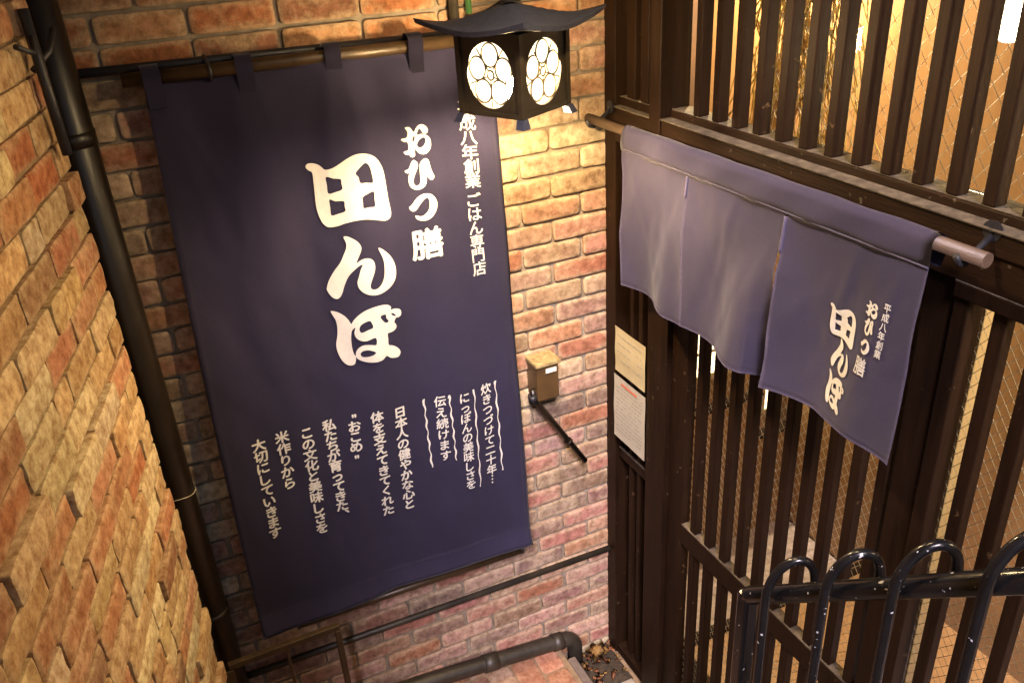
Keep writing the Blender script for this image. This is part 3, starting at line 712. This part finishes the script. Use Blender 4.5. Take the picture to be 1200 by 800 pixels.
    for tx, a, b in (('日本人の健やかな心と', (0.590, 1.505), (0.579, 1.145)), ('体を支えてきてくれた', (0.513, 1.515), (0.504, 1.151)), ('"おこめ"', (0.444, 1.535), (0.431, 1.388)), ('私たちが育ってきた、', (0.364, 1.523), (0.356, 1.187)), ('この文化と美味しさを', (0.293, 1.52), (0.280, 1.164)), ('米作りから', (0.218, 1.532), (0.212, 1.364)), ('大切にしていきます', (0.147, 1.53), (0.136, 1.211))):
        acc = []; column(acc, tx, a, b, 0.044, 0.042, 0.03, slant=0.04)
        lettering('story_line', acc, surf, t, M['ink'], lift=Vector((0, -1, 0)))
    base(t, (0.5, 2.31, BB))
banner()

# ------------------------------------------------------------------ noren over the door
NP = ((2.134, 1.803), (1.8025, 1.431), (1.425, 1.038))
NZ0, NZ1 = 2.29, 1.838
def noren_x(k, y, z):
    a, b = NP[k]; u = (a-y)/(a-b); t = min(1, max(0, (NZ0-z)/(NZ0-NZ1)))
    x = 1.311 + 0.012*t
    own = 0.0
    if k == 0: own += 0.014*t*math.sin(u*6) - 0.014*t*(1-u)**4
    if k == 1: own += -0.040*t**1.4*math.exp(-((u-0.64)/0.24)**2) + 0.045*t**1.4*max(0, u-0.80)/0.2
    if k == 2: own += -0.034*t**1.3*(1-u)**2 + 0.018*math.sin(u*5.2+0.6)*t - 0.032*t*u**4 + 0.004*math.sin(u*11+t*4)*t
    own += 0.006*math.sin((u*3+t*2.4)*3)*t*(1-t)*2
    s1 = y-1.8028
    if k < 2: own *= 1 - math.exp(-(s1/0.055)**2)          # the first slit hangs closed: both edges share one fold
    x += own + (0.007 if k == 2 else 0.012)*fbm((y*4.0, z*2.2, 3.0 + (k == 2)), 1.6, 3)*min(1, t*5) + 0.004*fbm((y*11 + z*4, z*6, 1.0), 1.3, 2)*min(1, t*6)
    x += 0.005*math.sin(y*19+z*7)*min(1, t*3)
    for s, am in ((1.8028, 0.023), (1.43, 0.030)):          # tent folds opening below the top of each slit
        d = abs(y-s); wd = 0.012+0.21*t
        x += -am*max(0, 1-d/wd)**1.1*min(1, t*3)*(0.4+0.6*t)
    for y0, y1, am in ((2.10, 1.95, .003), (1.60, 1.72, .006), (1.20, 1.33, .007), (1.08, 1.20, .005)):   # diagonal drag creases
        x += -am*math.exp(-((y-y0-(y1-y0)*t)/0.014)**2)*min(1, t*4)*(1-t)
    return x
def noren():
    p = thing('noren_pole', 'round brown wooden pole in front of the lintel, holding the noren', 'pole')
    bm = new(); tube(bm, [(1.33, 2.362, 2.316), (1.33, 0.938, 2.328)], 0.0145, 20); obj('rod', bm, M['pole'], p)
    for y in (2.335, 0.985):
        bm = new(); zc = 2.316 if y > 2 else 2.327
        tube(bm, [(1.391, y, zc+0.02), (1.35, y, zc-0.008), (1.334, y, zc-0.0235), (1.318, y, zc-0.018), (1.308, y, zc)], 0.006, 10)
        bmesh.ops.create_cone(bm, cap_ends=True, segments=20, radius1=0.02, radius2=0.018, depth=0.006, matrix=Matrix.Translation((1.394, y, zc+0.03)) @ Matrix.Rotation(rad(90), 4, 'Y'))
        bmesh.ops.create_uvsphere(bm, u_segments=10, v_segments=6, radius=0.005, matrix=Matrix.Translation((1.391, y, zc+0.03)))
        obj('hook_bracket', bm, M['black'], p)
    base(p, (1.33, 1.65, 2.3))
    t = thing('noren_curtain', 'faded navy split noren curtain with white lettering hanging over the door', 'noren')
    bm = new(); prof = []
    for i in range(15):
        a = rad(-70 + 320*i/14); prof.append((1.33 + 0.0205*math.cos(math.pi-a)*1.0, 0.0205*math.sin(a)))
    prof = [(1.33 - 0.020*math.cos(rad(a)), 0.020*math.sin(rad(a))) for a in range(0, 215, 15)]
    prof = [(1.3092, -0.05), (1.3088, -0.03), (1.3092, -0.012)] + prof + [(1.346, -0.03), (1.338, -0.05)]
    ys = [2.134 - (2.134-1.038)*i/40 for i in range(41)]
    rows = [[bm.verts.new((x - 0.0025*math.sin(y*31+dz*60) - 0.0015*fbm((y*9, dz*5, 2), 1.5, 2), y, 2.318 + 0.0083*(2.134-y) + dz)) for x, dz in prof] for y in ys]
    for a, b in zip(rows, rows[1:]):
        for i in range(len(prof)-1): bm.faces.new((a[i], b[i], b[i+1], a[i+1])).smooth = True
    bmesh.ops.solidify(bm, geom=bm.faces[:], thickness=-0.0016)
    obj('pole_sleeve', bm, M['noren'], t, smooth=True)
    # seam under the sleeve
    bm = new(); tube(bm, [(1.3085, y, 2.2735+0.0083*(2.134-y)) for y in ys], 0.0022, 6); obj('seam', bm, M['thread'], t)
    for k, (a, b) in enumerate(NP):
        bm = new(); nx, nz = 44, 60; g = []
        for j in range(nz+1):
            row = []
            for i in range(nx+1):
                u = i/nx; tt = j/nz; y = a+(b-a)*u
                zt = 2.272 + 0.0083*(2.134-y)
                if k == 1: y += 0.026*tt*u**5
                z = zt + (NZ1-zt)*tt
                row.append(bm.verts.new((noren_x(k, y, z), y, z)))
            g.append(row)
        for j in range(nz):
            for i in range(nx): bm.faces.new((g[j][i], g[j][i+1], g[j+1][i+1], g[j+1][i])).smooth = True
        bmesh.ops.solidify(bm, geom=bm.faces[:], thickness=-0.0016)
        pn = obj('panel', bm, M['noren'], t, smooth=True)
        bm = new(); nn = 44
        prev = None
        for i in range(nn+1):
            y = a+(b-a)*i/nn; z1 = NZ1+0.0165; z2 = NZ1+0.018
            q = (bm.verts.new((noren_x(k, y, z1)-0.0032, y, z1)), bm.verts.new((noren_x(k, y, z2)-0.0032, y, z2)))
            if prev: bm.faces.new((prev[0], q[0], q[1], prev[1])).smooth = True
            prev = q
        obj('hem_stitch', bm, M['thread'], pn)
    # the joined tops of the slits
    for y0, zb in ((1.8035, 2.215), (1.428, 2.185)):
        bm = new(); tube(bm, [(noren_x(1, y0-(.003 if y0 > 1.7 else -.003), 2.27 - (2.27-zb)*i/8)-0.001, y0, 2.27-(2.27-zb)*i/8) for i in range(9)], 0.004, 8); obj('slit_stitch', bm, M['noren'], t)
    surf = lambda my, z: Vector((noren_x(2, -my, z)-0.003, -my, z))          # lettering runs along -y
    acc = []
    def place(key, y0, y1, z0, z1):
        L = [[(a/1000, b/1000) for a, b in q] for q in GLYPHS[key]]
        xs = [p[0] for p in L[0]]; zs = [p[1] for p in L[0]]
        f = lambda p: (-(y0 + (y1-y0)*(p[0]-min(xs))/(max(xs)-min(xs))), z0 + (z1-z0)*(p[1]-min(zs))/(max(zs)-min(zs)))
        acc.append(glyph_mesh([[f(p) for p in q] for q in L]))
    place('ta', 1.272, 1.184, 2.042, 2.122); place('n', 1.254, 1.184, 1.968, 2.047); place('bo', 1.252, 1.183, 1.878, 1.962)
    lettering('name_lettering', acc, surf, t, M['ink'], lift=Vector((-1, 0, 0)))
    acc = []
    place('o', 1.165, 1.127, 2.138, 2.17); place('hi', 1.16, 1.128, 2.098, 2.135); place('tsu', 1.158, 1.128, 2.057, 2.09)
    column(acc, '膳', (-1.146, 2.026), (-1.146, 2.026), 0.034, 0.044, 0.014)
    lettering('dish_lettering', acc, surf, t, M['ink'], lift=Vector((-1, 0, 0)))
    acc = []; column(acc, '平成八年創業', (-1.105, 2.175), (-1.107, 2.072), 0.017, 0.020, 0.014)
    lettering('founding_lettering', acc, surf, t, M['ink'], lift=Vector((-1, 0, 0)))
    base(t, (1.33, 1.58, NZ1))
noren()

# ------------------------------------------------------------------ the lit lantern
def lantern(cx, cy, zb, label, arm_to, watts):
    t = thing('hanging_lantern', label, 'lantern')
    zt = zb + 0.19; h = 0.0935
    dl = Vector((-0.45, 0.893, 0)).normalized(); dr = Vector((dl.y, -dl.x, 0))
    C = Vector((cx, cy, 0))
    P = lambda a, b, z: C + dr*a + dl*b + Vector((0, 0, z))
    def obox(bm, a0, a1, b0, b1, z0, z1, bev=0.0):
        vs = box(bm, a0, a1, b0, b1, z0, z1)
        es = list(set(e for v in vs for e in v.link_edges))
        if bev: 
            r = bmesh.ops.bevel(bm, geom=es, offset=bev, segments=1, affect='EDGES'); vs = list(set(v for f in r['faces'] for v in f.verts))
        return vs
    def turn(bm):
        for v in bm.verts: v.co = P(v.co.x, v.co.y, v.co.z)
    zc = (zb+zt)/2 - 0.002; Rw = 0.075
    bm = new()
    n = 40
    for face in range(4):
        def Q(a, z, d):                               # a across, d outward
            if face == 0: return (a, -d, z)
            if face == 1: return (d, a, z)
            if face == 2: return (-a, d, z)
            return (-d, -a, z)
        H0, H1 = zb-zc, zt-zc
        def sq(ang):
            c, s = math.cos(ang), math.sin(ang); k = 1e9
            if abs(c) > 1e-9: k = min(k, h/abs(c))
            if s > 1e-9: k = min(k, H1/s)
            if s < -1e-9: k = min(k, H0/s)
            return c*k, s*k
        rings = []
        angs = sorted(set([2*math.pi*i/n for i in range(n)] + [math.atan2(H1, h) % (2*math.pi), math.atan2(H1, -h) % (2*math.pi), math.atan2(H0, -h) % (2*math.pi), math.atan2(H0, h) % (2*math.pi)]))
        for ang in angs:
            ox, oz = sq(ang); ix, iz = Rw*0.94*math.cos(ang), Rw*1.04*math.sin(ang)
            rings.append([bm.verts.new(Q(*q)) for q in ((ox, oz+zc, h), (ix, iz+zc, h), (ix, iz+zc, h-0.007), (ox, oz+zc, h-0.007))])
        for a, b in zip(rings, rings[1:]+rings[:1]):
            for i in range(3): bm.faces.new((a[i], b[i], b[i+1], a[i+1]))
    # corner posts, bottom and top rims
    for sa in (-1, 1):
        for sb in (-1, 1): obox(bm, sa*h-0.007, sa*h+0.007, sb*h-0.007, sb*h+0.007, zb-0.002, zt+0.001)
    for a0, a1, b0, b1 in ((-h-.004, h+.004, -h-.005, -h+.004), (-h-.004, h+.004, h-.004, h+.005), (-h-.005, -h+.004, -h, h), (h-.004, h+.005, -h, h)):
        obox(bm, a0, a1, b0, b1, zb-0.004, zb+0.007)
    turn(bm); bmesh.ops.recalc_face_normals(bm, faces=bm.faces[:]); obj('body', bm, M['lantern_body'], t)
    for face in range(4):
        bm = new()
        ax = [(lambda a, z: (a, -(h-0.004), z)), (lambda a, z: (h-0.004, a, z)), (lambda a, z: (a, h-0.004, z)), (lambda a, z: (-(h-0.004), a, z))][face]
        def ring(ca, cz, ra, rz, r=0.0024, n=26):
            pts = [Vector(ax(ca+ra*math.cos(2*math.pi*i/n), cz+rz*math.sin(2*math.pi*i/n))) for i in range(n+1)]
            tube(bm, pts, r, seg=5, cap=False)
        for k in range(5):
            a = math.pi/2 + 2*math.pi*k/5; ring(0.0425*math.cos(a), zc+0.047*math.sin(a), 0.0255, 0.028)
        ring(0, zc, 0.010, 0.011)
        for k in range(5):
            a = math.pi/2 + math.pi/5 + 2*math.pi*k/5
            tube(bm, [ax(0.010*math.cos(a), zc+0.011*math.sin(a)), ax(0.068*math.cos(a), zc+0.075*math.sin(a))], 0.0018, 5, cap=False)
        turn(bm); obj('crest_lattice', bm, M['crest'], t)
    g = h-0.0125
    for fx in range(4):
        bm = new(); e = 0.0002 + g - 0.003
        obox(bm, *((-e, e, -g, -g+0.0025), (g-0.0025, g, -e, e), (-e, e, g-0.0025, g), (-g, -g+0.0025, -e, e))[fx], zb+0.009, zt-0.004); turn(bm); obj('lit_glass', bm, M['glow'], t)
    bm = new(); obox(bm, -h+0.001, h-0.001, -h+0.001, h-0.001, zt-0.003, zt-0.0005); turn(bm); obj('top_plate', bm, M['lantern_body'], t)
    bm = new(); bmesh.ops.create_icosphere(bm, subdivisions=2, radius=0.032, matrix=Matrix.Translation((cx, cy, zb+0.040)) @ Matrix.Diagonal((1, 1, 1.2, 1)))
    b2 = new(); tube(b2, [(cx, cy, zb+0.075), (cx, cy, zb+0.11), (cx, cy, zt-0.004)], 0.014, 12, radii=[.014, .016, .016]); obj('bulb_socket', b2, M['lantern_body'], t)
    obj('bulb', bm, emit('lantern_bulb', (1.0, 0.70, 0.35), watts/(math.pi*4*math.pi*0.032**2)), t, smooth=True)
    # roof: square plan, concave slopes, corners turned up
    bm = new(); Rr = 0.166; N = 18
    def roof_z(a, b):
        d = max(abs(a), abs(b))/Rr; c = (abs(a)*abs(b))/(Rr*Rr)
        return zt + 0.013 + 0.050*max(0, 1-d)**1.5 + 0.026*c**1.7*d
    top = [[bm.verts.new((-Rr+2*Rr*i/N, -Rr+2*Rr*j/N, roof_z(-Rr+2*Rr*i/N, -Rr+2*Rr*j/N))) for i in range(N+1)] for j in range(N+1)]
    bot = [[bm.verts.new((v.co.x*0.985, v.co.y*0.985, min(v.co.z-0.012, zt + 0.004 + 0.026*((abs(v.co.x)*abs(v.co.y))/(Rr*Rr))**1.7))) for v in row] for row in top]
    for j in range(N):
        for i in range(N):
            bm.faces.new((top[j][i], top[j][i+1], top[j+1][i+1], top[j+1][i])).smooth = True
            bm.faces.new((bot[j][i], bot[j+1][i], bot[j+1][i+1], bot[j][i+1])).smooth = True
    edge = [(0, i) for i in range(N)] + [(j, N) for j in range(N)] + [(N, N-i) for i in range(N)] + [(N-j, 0) for j in range(N)]
    for (j, i), (jj, ii) in zip(edge, edge[1:]+edge[:1]): bm.faces.new((top[jj][ii], top[j][i], bot[j][i], bot[jj][ii]))
    turn(bm); bmesh.ops.recalc_face_normals(bm, faces=bm.faces[:]); obj('roof', bm, M['roofm'], t)
    bm = new(); zr = zt+0.060
    tube(bm, [(cx, cy, zr), (cx, cy, zr+0.012), (cx, cy, zr+0.02), (cx, cy, zr+0.034), (cx, cy, zr+0.04)], 0.02, 18, radii=[.026, .022, .014, .016, .008]); obj('finial', bm, M['black'], t)
    bm = new(); zq = zr + 0.30; tube(bm, [(cx, cy, zr+0.036), (cx, cy, zq), (cx+(arm_to[0]-cx)*.1, cy+(arm_to[1]-cy)*.1, zq+0.045), (arm_to[0], arm_to[1], zq+0.05)], 0.008, 12); obj('hanging_arm', bm, M['black'], t)
    for sa in (-1, 1):
        for sb in (-1, 1):
            bm = new(); a, b = sa*h, sb*h
            v0 = [bm.verts.new((a+da*0.010, b+db*0.010, zb-0.003)) for da, db in ((-1, -1), (1, -1), (1, 1), (-1, 1))]
            v1 = [bm.verts.new((a+sa*0.006+da*0.013, b+sb*0.006+db*0.013, zb-0.024)) for da, db in ((-1, -1), (1, -1), (1, 1), (-1, 1))]
            bm.faces.new(v0); bm.faces.new(v1[::-1])
            for i in range(4): bm.faces.new((v0[i], v1[i], v1[(i+1) % 4], v0[(i+1) % 4]))
            turn(bm); bmesh.ops.recalc_face_normals(bm, faces=bm.faces[:]); obj('foot', bm, M['roofm'], t)
    base(t, (cx, cy, zb-0.024))
lantern(0.917, 2.0, 2.472, 'lit black hanging lantern with curved roof and plum crest windows', (0.917, 2.395), 45)
lantern(0.86, 1.36, 3.05, 'assumed second lit lantern, out of view over the steps, added to light the left wall', (1.385, 1.36), 27)  # out of view; assumed source of the warm light on the left wall

# ------------------------------------------------------------------ pipes, poles, railing, small things
def smalls():
    tg = lambda name, bm, mt, label, cat, **k: tag(obj(name, bm, mt), label, cat, **k)
    t = thing('banner_pole', 'brown metal pole threaded through the tabs of the big banner', 'pole')
    bm = new(); tube(bm, [(0.03, 2.33, 2.603), (1.03, 2.33, 2.597)], 0.0175, 18); obj('rod', bm, M['bronze'], t)
    for x in (0.235, 0.99):
        bm = new(); tube(bm, [(x-.004, 2.33, 2.6), (x+.004, 2.33, 2.6)], 0.024, 18); tube(bm, [(x, 2.33, 2.62), (x, 2.392, 2.63)], 0.006, 8); obj('clip', bm, M['black'], t)
    base(t, (0.5, 2.33, 2.58))
    bm = new(); tube(bm, [(-0.25, 2.374, 2.628), (0.4, 2.376, 2.617), (1.15, 2.376, 2.606)], 0.012, 12)
    tg('steel_conduit', bm, M['black'], 'thin black conduit on the bricks just above the banner pole', 'conduit')
    t = thing('foot_rail', 'bronze round rail on the wall just below the banner hem', 'rail')
    bm = new(); tube(bm, [(0.145, 2.318, 0.782), (0.985, 2.318, 0.757)], 0.0145, 16); obj('rod', bm, M['bronze'], t)
    bm = new(); tube(bm, [(0.984, 2.318, 0.757), (0.992, 2.318, 0.757)], 0.0165, 16); obj('end_cap', bm, M['black'], t); bm = new(); tube(bm, [(0.139, 2.318, 0.782), (0.146, 2.318, 0.782)], 0.0165, 16); obj('end_cap', bm, M['black'], t)
    for x in (0.35, 0.9):
        bm = new(); tube(bm, [(x, 2.325, 0.77), (x, 2.392, 0.77)], 0.006, 8); obj('bracket', bm, M['black'], t)
    base(t, (0.55, 2.32, 0.75))
    bm = new(); tube(bm, [(-0.3, 2.367, 0.60), (0.5, 2.367, 0.575), (1.40, 2.367, 0.553)], 0.0125, 14)
    tg('wall_pipe', bm, M['pvc'], 'thin dirty pipe running along the lower bricks to the corner post', 'pipe')
    t = thing('drain_pipe', 'fat dirty grey drain pipe lying along the foot of the wall', 'pipe')
    bm = new(); tube(bm, [(-0.3, 2.345, 0.335), (0.6, 2.345, 0.245), (1.155, 2.345, 0.175)] + [Vector((1.155, 2.345, 0.115)) + Vector((0.06*math.sin(a), 0, 0.06*math.cos(a))) for a in (0.3, 0.7, 1.1, 1.45)] + [(1.217, 2.345, -0.02)], 0.032, 18); obj('pipe', bm, M['pvc'], t)
    bm = new(); tube(bm, [(0.80, 2.345, 0.2198), (0.86, 2.345, 0.2122)], 0.036, 18); obj('coupling', bm, M['pvc'], t); bm = new(); tube(bm, [(1.11, 2.345, 0.1807), (1.155, 2.345, 0.175)], 0.036, 18); obj('coupling', bm, M['pvc'], t)
    base(t, (0.5, 2.31, 0.02))
    t = thing('downpipe', 'tall dark brown downpipe in the corner beside the sandy brick wall', 'pipe')
    bm = new(); tube(bm, [(-0.107, 2.325, -0.01), (-0.107, 2.325, 3.7)], 0.05, 28); obj('pipe', bm, M['brown_pipe'], t)
    for z in (2.47, 0.95):
        bm = new(); tube(bm, [(-0.107, 2.325, z), (-0.107, 2.325, z+0.02 if z < 2 else z+0.035)], 0.0525, 28); obj('collar', bm, M['brown_pipe'], t)
    bm = new(); tube(bm, [Vector((-0.107, 2.325, 1.435)) + Vector((0.053*math.cos(a), 0.053*math.sin(a), 0.004*math.sin(a*3))) for a in [i*2*math.pi/24 for i in range(25)]], 0.0014, 6, cap=False); obj('wire_tie', bm, M['steel'], t)
    base(t, (-0.107, 2.325, 0))
    # box with lever
    t = thing('wall_box', 'small brown metal box with weathered top on the bricks', 'box')
    bm = new(); box(bm, 1.085, 1.168, 2.31, 2.395, 1.38, 1.515, bev=0.004); obj('case', bm, M['boxm'], t)
    bm = new(); box(bm, 1.078, 1.175, 2.302, 2.394, 1.5155, 1.53, bev=0.003); obj('lid', bm, M['lichen'], t)
    bm = new(); box(bm, 1.118, 1.158, 2.3065, 2.3095, 1.487, 1.503); obj('name_plate', bm, M['paper_w'], t)
    bm = new(); tube(bm, [(1.078, 2.34, 1.42), (1.08, 2.335, 1.385), (1.105, 2.33, 1.34), (1.275, 2.33, 1.055)], 0.011, 12); obj('lever', bm, M['brown_pipe'], t)
    bm = new(); tube(bm, [(1.204, 2.33, 1.17), (1.211, 2.33, 1.16)], 0.016, 12); obj('collar', bm, M['brown_pipe'], t)
    bm = new(); tube(bm, [(1.075, 2.335, 1.40), (1.078, 2.335, 1.37)], 0.017, 10); obj('pivot', bm, M['black'], t)
    base(t, (1.12, 2.35, 1.38))
    # metal stand in the corner
    t = thing('metal_stand', 'square bronze metal stand standing under the banner by the sandy wall', 'stand')
    def bx(name, *p): 
        bm = new(); box(bm, *p, bev=0.002); obj(name, bm, M['bronze'], t)
    bx('top_bar', -0.10, 0.262, 2.188, 2.207, 0.816, 0.838)
    bx('leg', -0.115, -0.088, 2.184, 2.211, 0.0, 0.8155); bx('leg', 0.242, 0.262, 2.186, 2.209, 0.0, 0.8155); bx('slat', 0.078, 0.088, 2.19, 2.205, 0.02, 0.8155)
    bx('lower_bar', -0.087, 0.2415, 2.188, 2.207, 0.15, 0.17)
    base(t, (0.08, 2.2, 0))
    # notices
    def sheet(name, y0, y1, zt0, zb0, mt, label, lines, red):
        t = thing(name, label, 'notice')
        bm = new(); n = 10; a = []
        for j in range(n+1):
            z = zt0+(zb0-zt0)*j/n; bow = 0.0008*math.sin(j*0.9)
            a.append([bm.verts.new((1.3815+bow+0.0004*math.sin(i*2+j), y0+(y1-y0)*i/4, z)) for i in range(5)])
        for p, q in zip(a, a[1:]):
            for i in range(4): bm.faces.new((p[i], q[i], q[i+1], p[i+1]))
        bmesh.ops.solidify(bm, geom=bm.faces[:], thickness=0.0008); obj('sheet', bm, mt, t)
        r3 = random.Random(len(label))
        for k in range(lines):
            bm = new()
            z = zt0 - 0.03 - (zt0-zb0-0.05)*k/lines
            yy = y0 - 0.018
            while yy > y1 + 0.02:
                l = r3.uniform(0.008, 0.03)
                if r3.random() < 0.8: bm.faces.new([bm.verts.new((1.3798, q, zq)) for q, zq in ((max(yy-l, y1+.015), z), (max(yy-l, y1+.015), z+0.003), (yy, z+0.003), (yy, z))])
                yy -= l + 0.005
            if len(bm.verts): obj('printed_line', bm, M['print'], t)
        if red:
            bm = new(); bm.faces.new([bm.verts.new((1.3798, q, zq)) for q, zq in ((y1+0.05, zt0-0.026), (y1+0.05, zt0-0.018), (y0-0.05, zt0-0.018), (y0-0.05, zt0-0.026))]); obj('red_heading', bm, M['redprint'], t)
        base(t, (1.384, (y0+y1)/2, zb0))
    sheet('notice_paper', 2.288, 2.098, 1.612, 1.438, M['paper_y'], 'blank looking cream notice, the upper one beside the door', 4, False)
    sheet('notice_paper', 2.296, 2.094, 1.420, 1.160, M['paper_w'], 'larger white printed notice taped below the cream one', 13, True)
    # railing
    t = thing('handrail', 'black painted pipe handrail with hooped bars and chipped paint', 'railing')
    r0 = Vector((1.1, 1.195, 1.428)); r1 = Vector((1.1, 0.603, 1.961)); d = (r1-r0).normalized(); r2 = r0 + d*1.7
    bm = new(); tube(bm, [r0 - d*0.012, r0, r0 + d*0.5, r2], 0.0215, 22); obj('rail', bm, M['rail'], t)
    bm = new(); box(bm, 1.079, 1.121, 1.186, 1.226, 0.30, 1.432, bev=0.008); obj('post', bm, M['rail'], t)
    for k, y in enumerate((1.107, 0.946, 0.794, 0.634, 0.474, 0.314)):
        c = r0 + d*((1.195-y)/(-d.y))
        bm = new(); off = 0.03
        arcp = [Vector((1.107, y, c.z)) + Vector((-0.046*math.cos(a), -0.024*(1-math.cos(a)), 0.090*max(0, math.sin(a))**0.9 + 0.0215*(1-math.cos(a)))) for a in [math.pi*i/18 for i in range(19)]]
        legz = max(0.17*int((1.62-y)/0.25+1), 0.1)
        pts = [Vector((1.061, y, legz)), Vector((1.061, y, c.z-0.3)), Vector((1.061, y, c.z-0.1))] + arcp + [arcp[-1] + Vector((-0.012, 0, -0.012)), arcp[-1] + Vector((-0.035, 0.0, -0.012))]
        tube(bm, pts, 0.0105, 14); obj('hooped_bar', bm, M['rail'], t)
    base(t, (1.1, 1.2, 0.3))
    # floor corner: plate, soil, leaves
    t = thing('drain_plate', 'pale perforated metal plate on the floor at the corner post', 'plate')
    bm = new(); box(bm, 1.195, 1.385, 1.95, 2.165, 0.002, 0.012, bev=0.002)
    for i in range(5):
        for j in range(5):
                for v in bmesh.ops.create_circle(bm, cap_ends=True, segments=10, radius=0.006, matrix=Matrix.Translation((1.215+0.036*i, 1.975+0.04*j, 0.0126)))['verts']:
                    for f in v.link_faces: f.material_index = 1
    obj('plate', bm, [M['steel'], M['hole']], t); base(t, (1.28, 2.06, 0))
    bm = new(); n = 14; g = [[bm.verts.new((1.205+0.19*i/n, 2.165+0.225*j/n, 0.002+0.02*math.sin(math.pi*i/n)*math.sin(math.pi*j/n)*(1+fbm((i, j, 0), .9)))) for i in range(n+1)] for j in range(n+1)]
    for j in range(n):
        for i in range(n): bm.faces.new((g[j][i], g[j][i+1], g[j+1][i+1], g[j+1][i])).smooth = True
    tag(obj('soil', bm, M['soil']), 'dark soil and litter in the corner', kind='structure')
    r4 = random.Random(11)
    def leaf(size, mt, lobes):
        bm = new(); c = bm.verts.new((0, 0, 0)); n = 30; rim = []
        for i in range(n):
            a = 2*math.pi*i/n; rr = size*(0.55+0.45*abs(math.cos(a*lobes/2))**1.5)*(1+0.1*math.sin(i*7)); rim.append(bm.verts.new((rr*math.cos(a), rr*0.8*math.sin(a), 0.25*rr*rr/size*math.cos(2*a)+0.015*size*math.sin(i*3))))
        for i in range(n): bm.faces.new((c, rim[i], rim[(i+1) % n])).smooth = True
        bmesh.ops.solidify(bm, geom=bm.faces[:], thickness=0.0006)
        return bm
    big = obj('fallen_leaf', leaf(0.052, None, 5), M['leaf']); tag(big, 'largest pale tan lobed leaf lying on the litter by the drain pipe', 'leaf'); big.location = (1.295, 2.31, 0.075); big.rotation_euler = (0.45, 0.1, 0.4)
    b2 = obj('fallen_leaf', leaf(0.034, None, 5), M['leaf']); tag(b2, 'second tan leaf leaning against the post base in the corner', 'leaf'); b2.location = (1.352, 2.33, 0.055); b2.rotation_euler = (0.7, -0.5, 1.9)
    lm = [obj('fallen_leaf', leaf(0.02, None, 3), M['leaf2']), obj('fallen_leaf', leaf(0.016, None, 5), M['leaf'])]
    src = [o.data for o in lm]
    lab = 'small curled brown leaf among the litter in the floor corner'
    for i in range(44):
        o = lm[i] if i < 2 else bpy.data.objects.new('fallen_leaf', src[i % 2])
        if i >= 2: COL.objects.link(o)
        o.location = (r4.uniform(1.215, 1.385), r4.uniform(2.17, 2.36), 0.03 + r4.uniform(0, 0.02)); o.rotation_euler = (r4.uniform(-.8, .8), r4.uniform(-.8, .8), r4.uniform(0, 6.3)); s = r4.uniform(0.6, 1.2); o.scale = (s, s*r4.uniform(.5, 1), s)
        tag(o, lab, 'leaf', 'small leaves in the floor corner')
    # iron hook on the left wall and cable above the lantern
    t = thing('iron_hook', 'black iron bar hook fixed on the sandy wall beside the downpipe', 'hook')
    q = lambda s, z, o: LE - LD*s + LN*o + Vector((0, 0, z))
    bm = new(); tube(bm, [q(0.10, 2.80, 0.035), q(0.095, 2.62, 0.035), q(0.09, 2.5, 0.035)], 0.011, 8); obj('bar', bm, M['black'], t)
    bm = new(); tube(bm, [q(0.10, 2.68, 0.02), q(0.06, 2.71, 0.05), q(0.02, 2.75, 0.06)], 0.007, 8); obj('arm', bm, M['black'], t)
    bm = new(); tube(bm, [q(0.2, 2.74, 0.03), q(0.15, 2.72, 0.045), q(0.10, 2.75, 0.035)], 0.006, 8); obj('loop', bm, M['black'], t)
    base(t, q(0.09, 2.5, 0))
    bm = new(); tube(bm, [(0.955, 2.372, 3.6), (0.958, 2.372, 2.9), (0.96, 2.372, 2.66)], 0.009, 10); tg('green_cable', bm, M['green'], 'short green cable on the bricks above the lantern', 'cable')
    bm = new(); tube(bm, [(0.91, 2.37, 3.6), (0.915, 2.37, 2.64)], 0.014, 12); tg('wall_conduit', bm, M['pvc'], 'grey brown upright conduit on the bricks left of the green cable', 'conduit')
smalls()
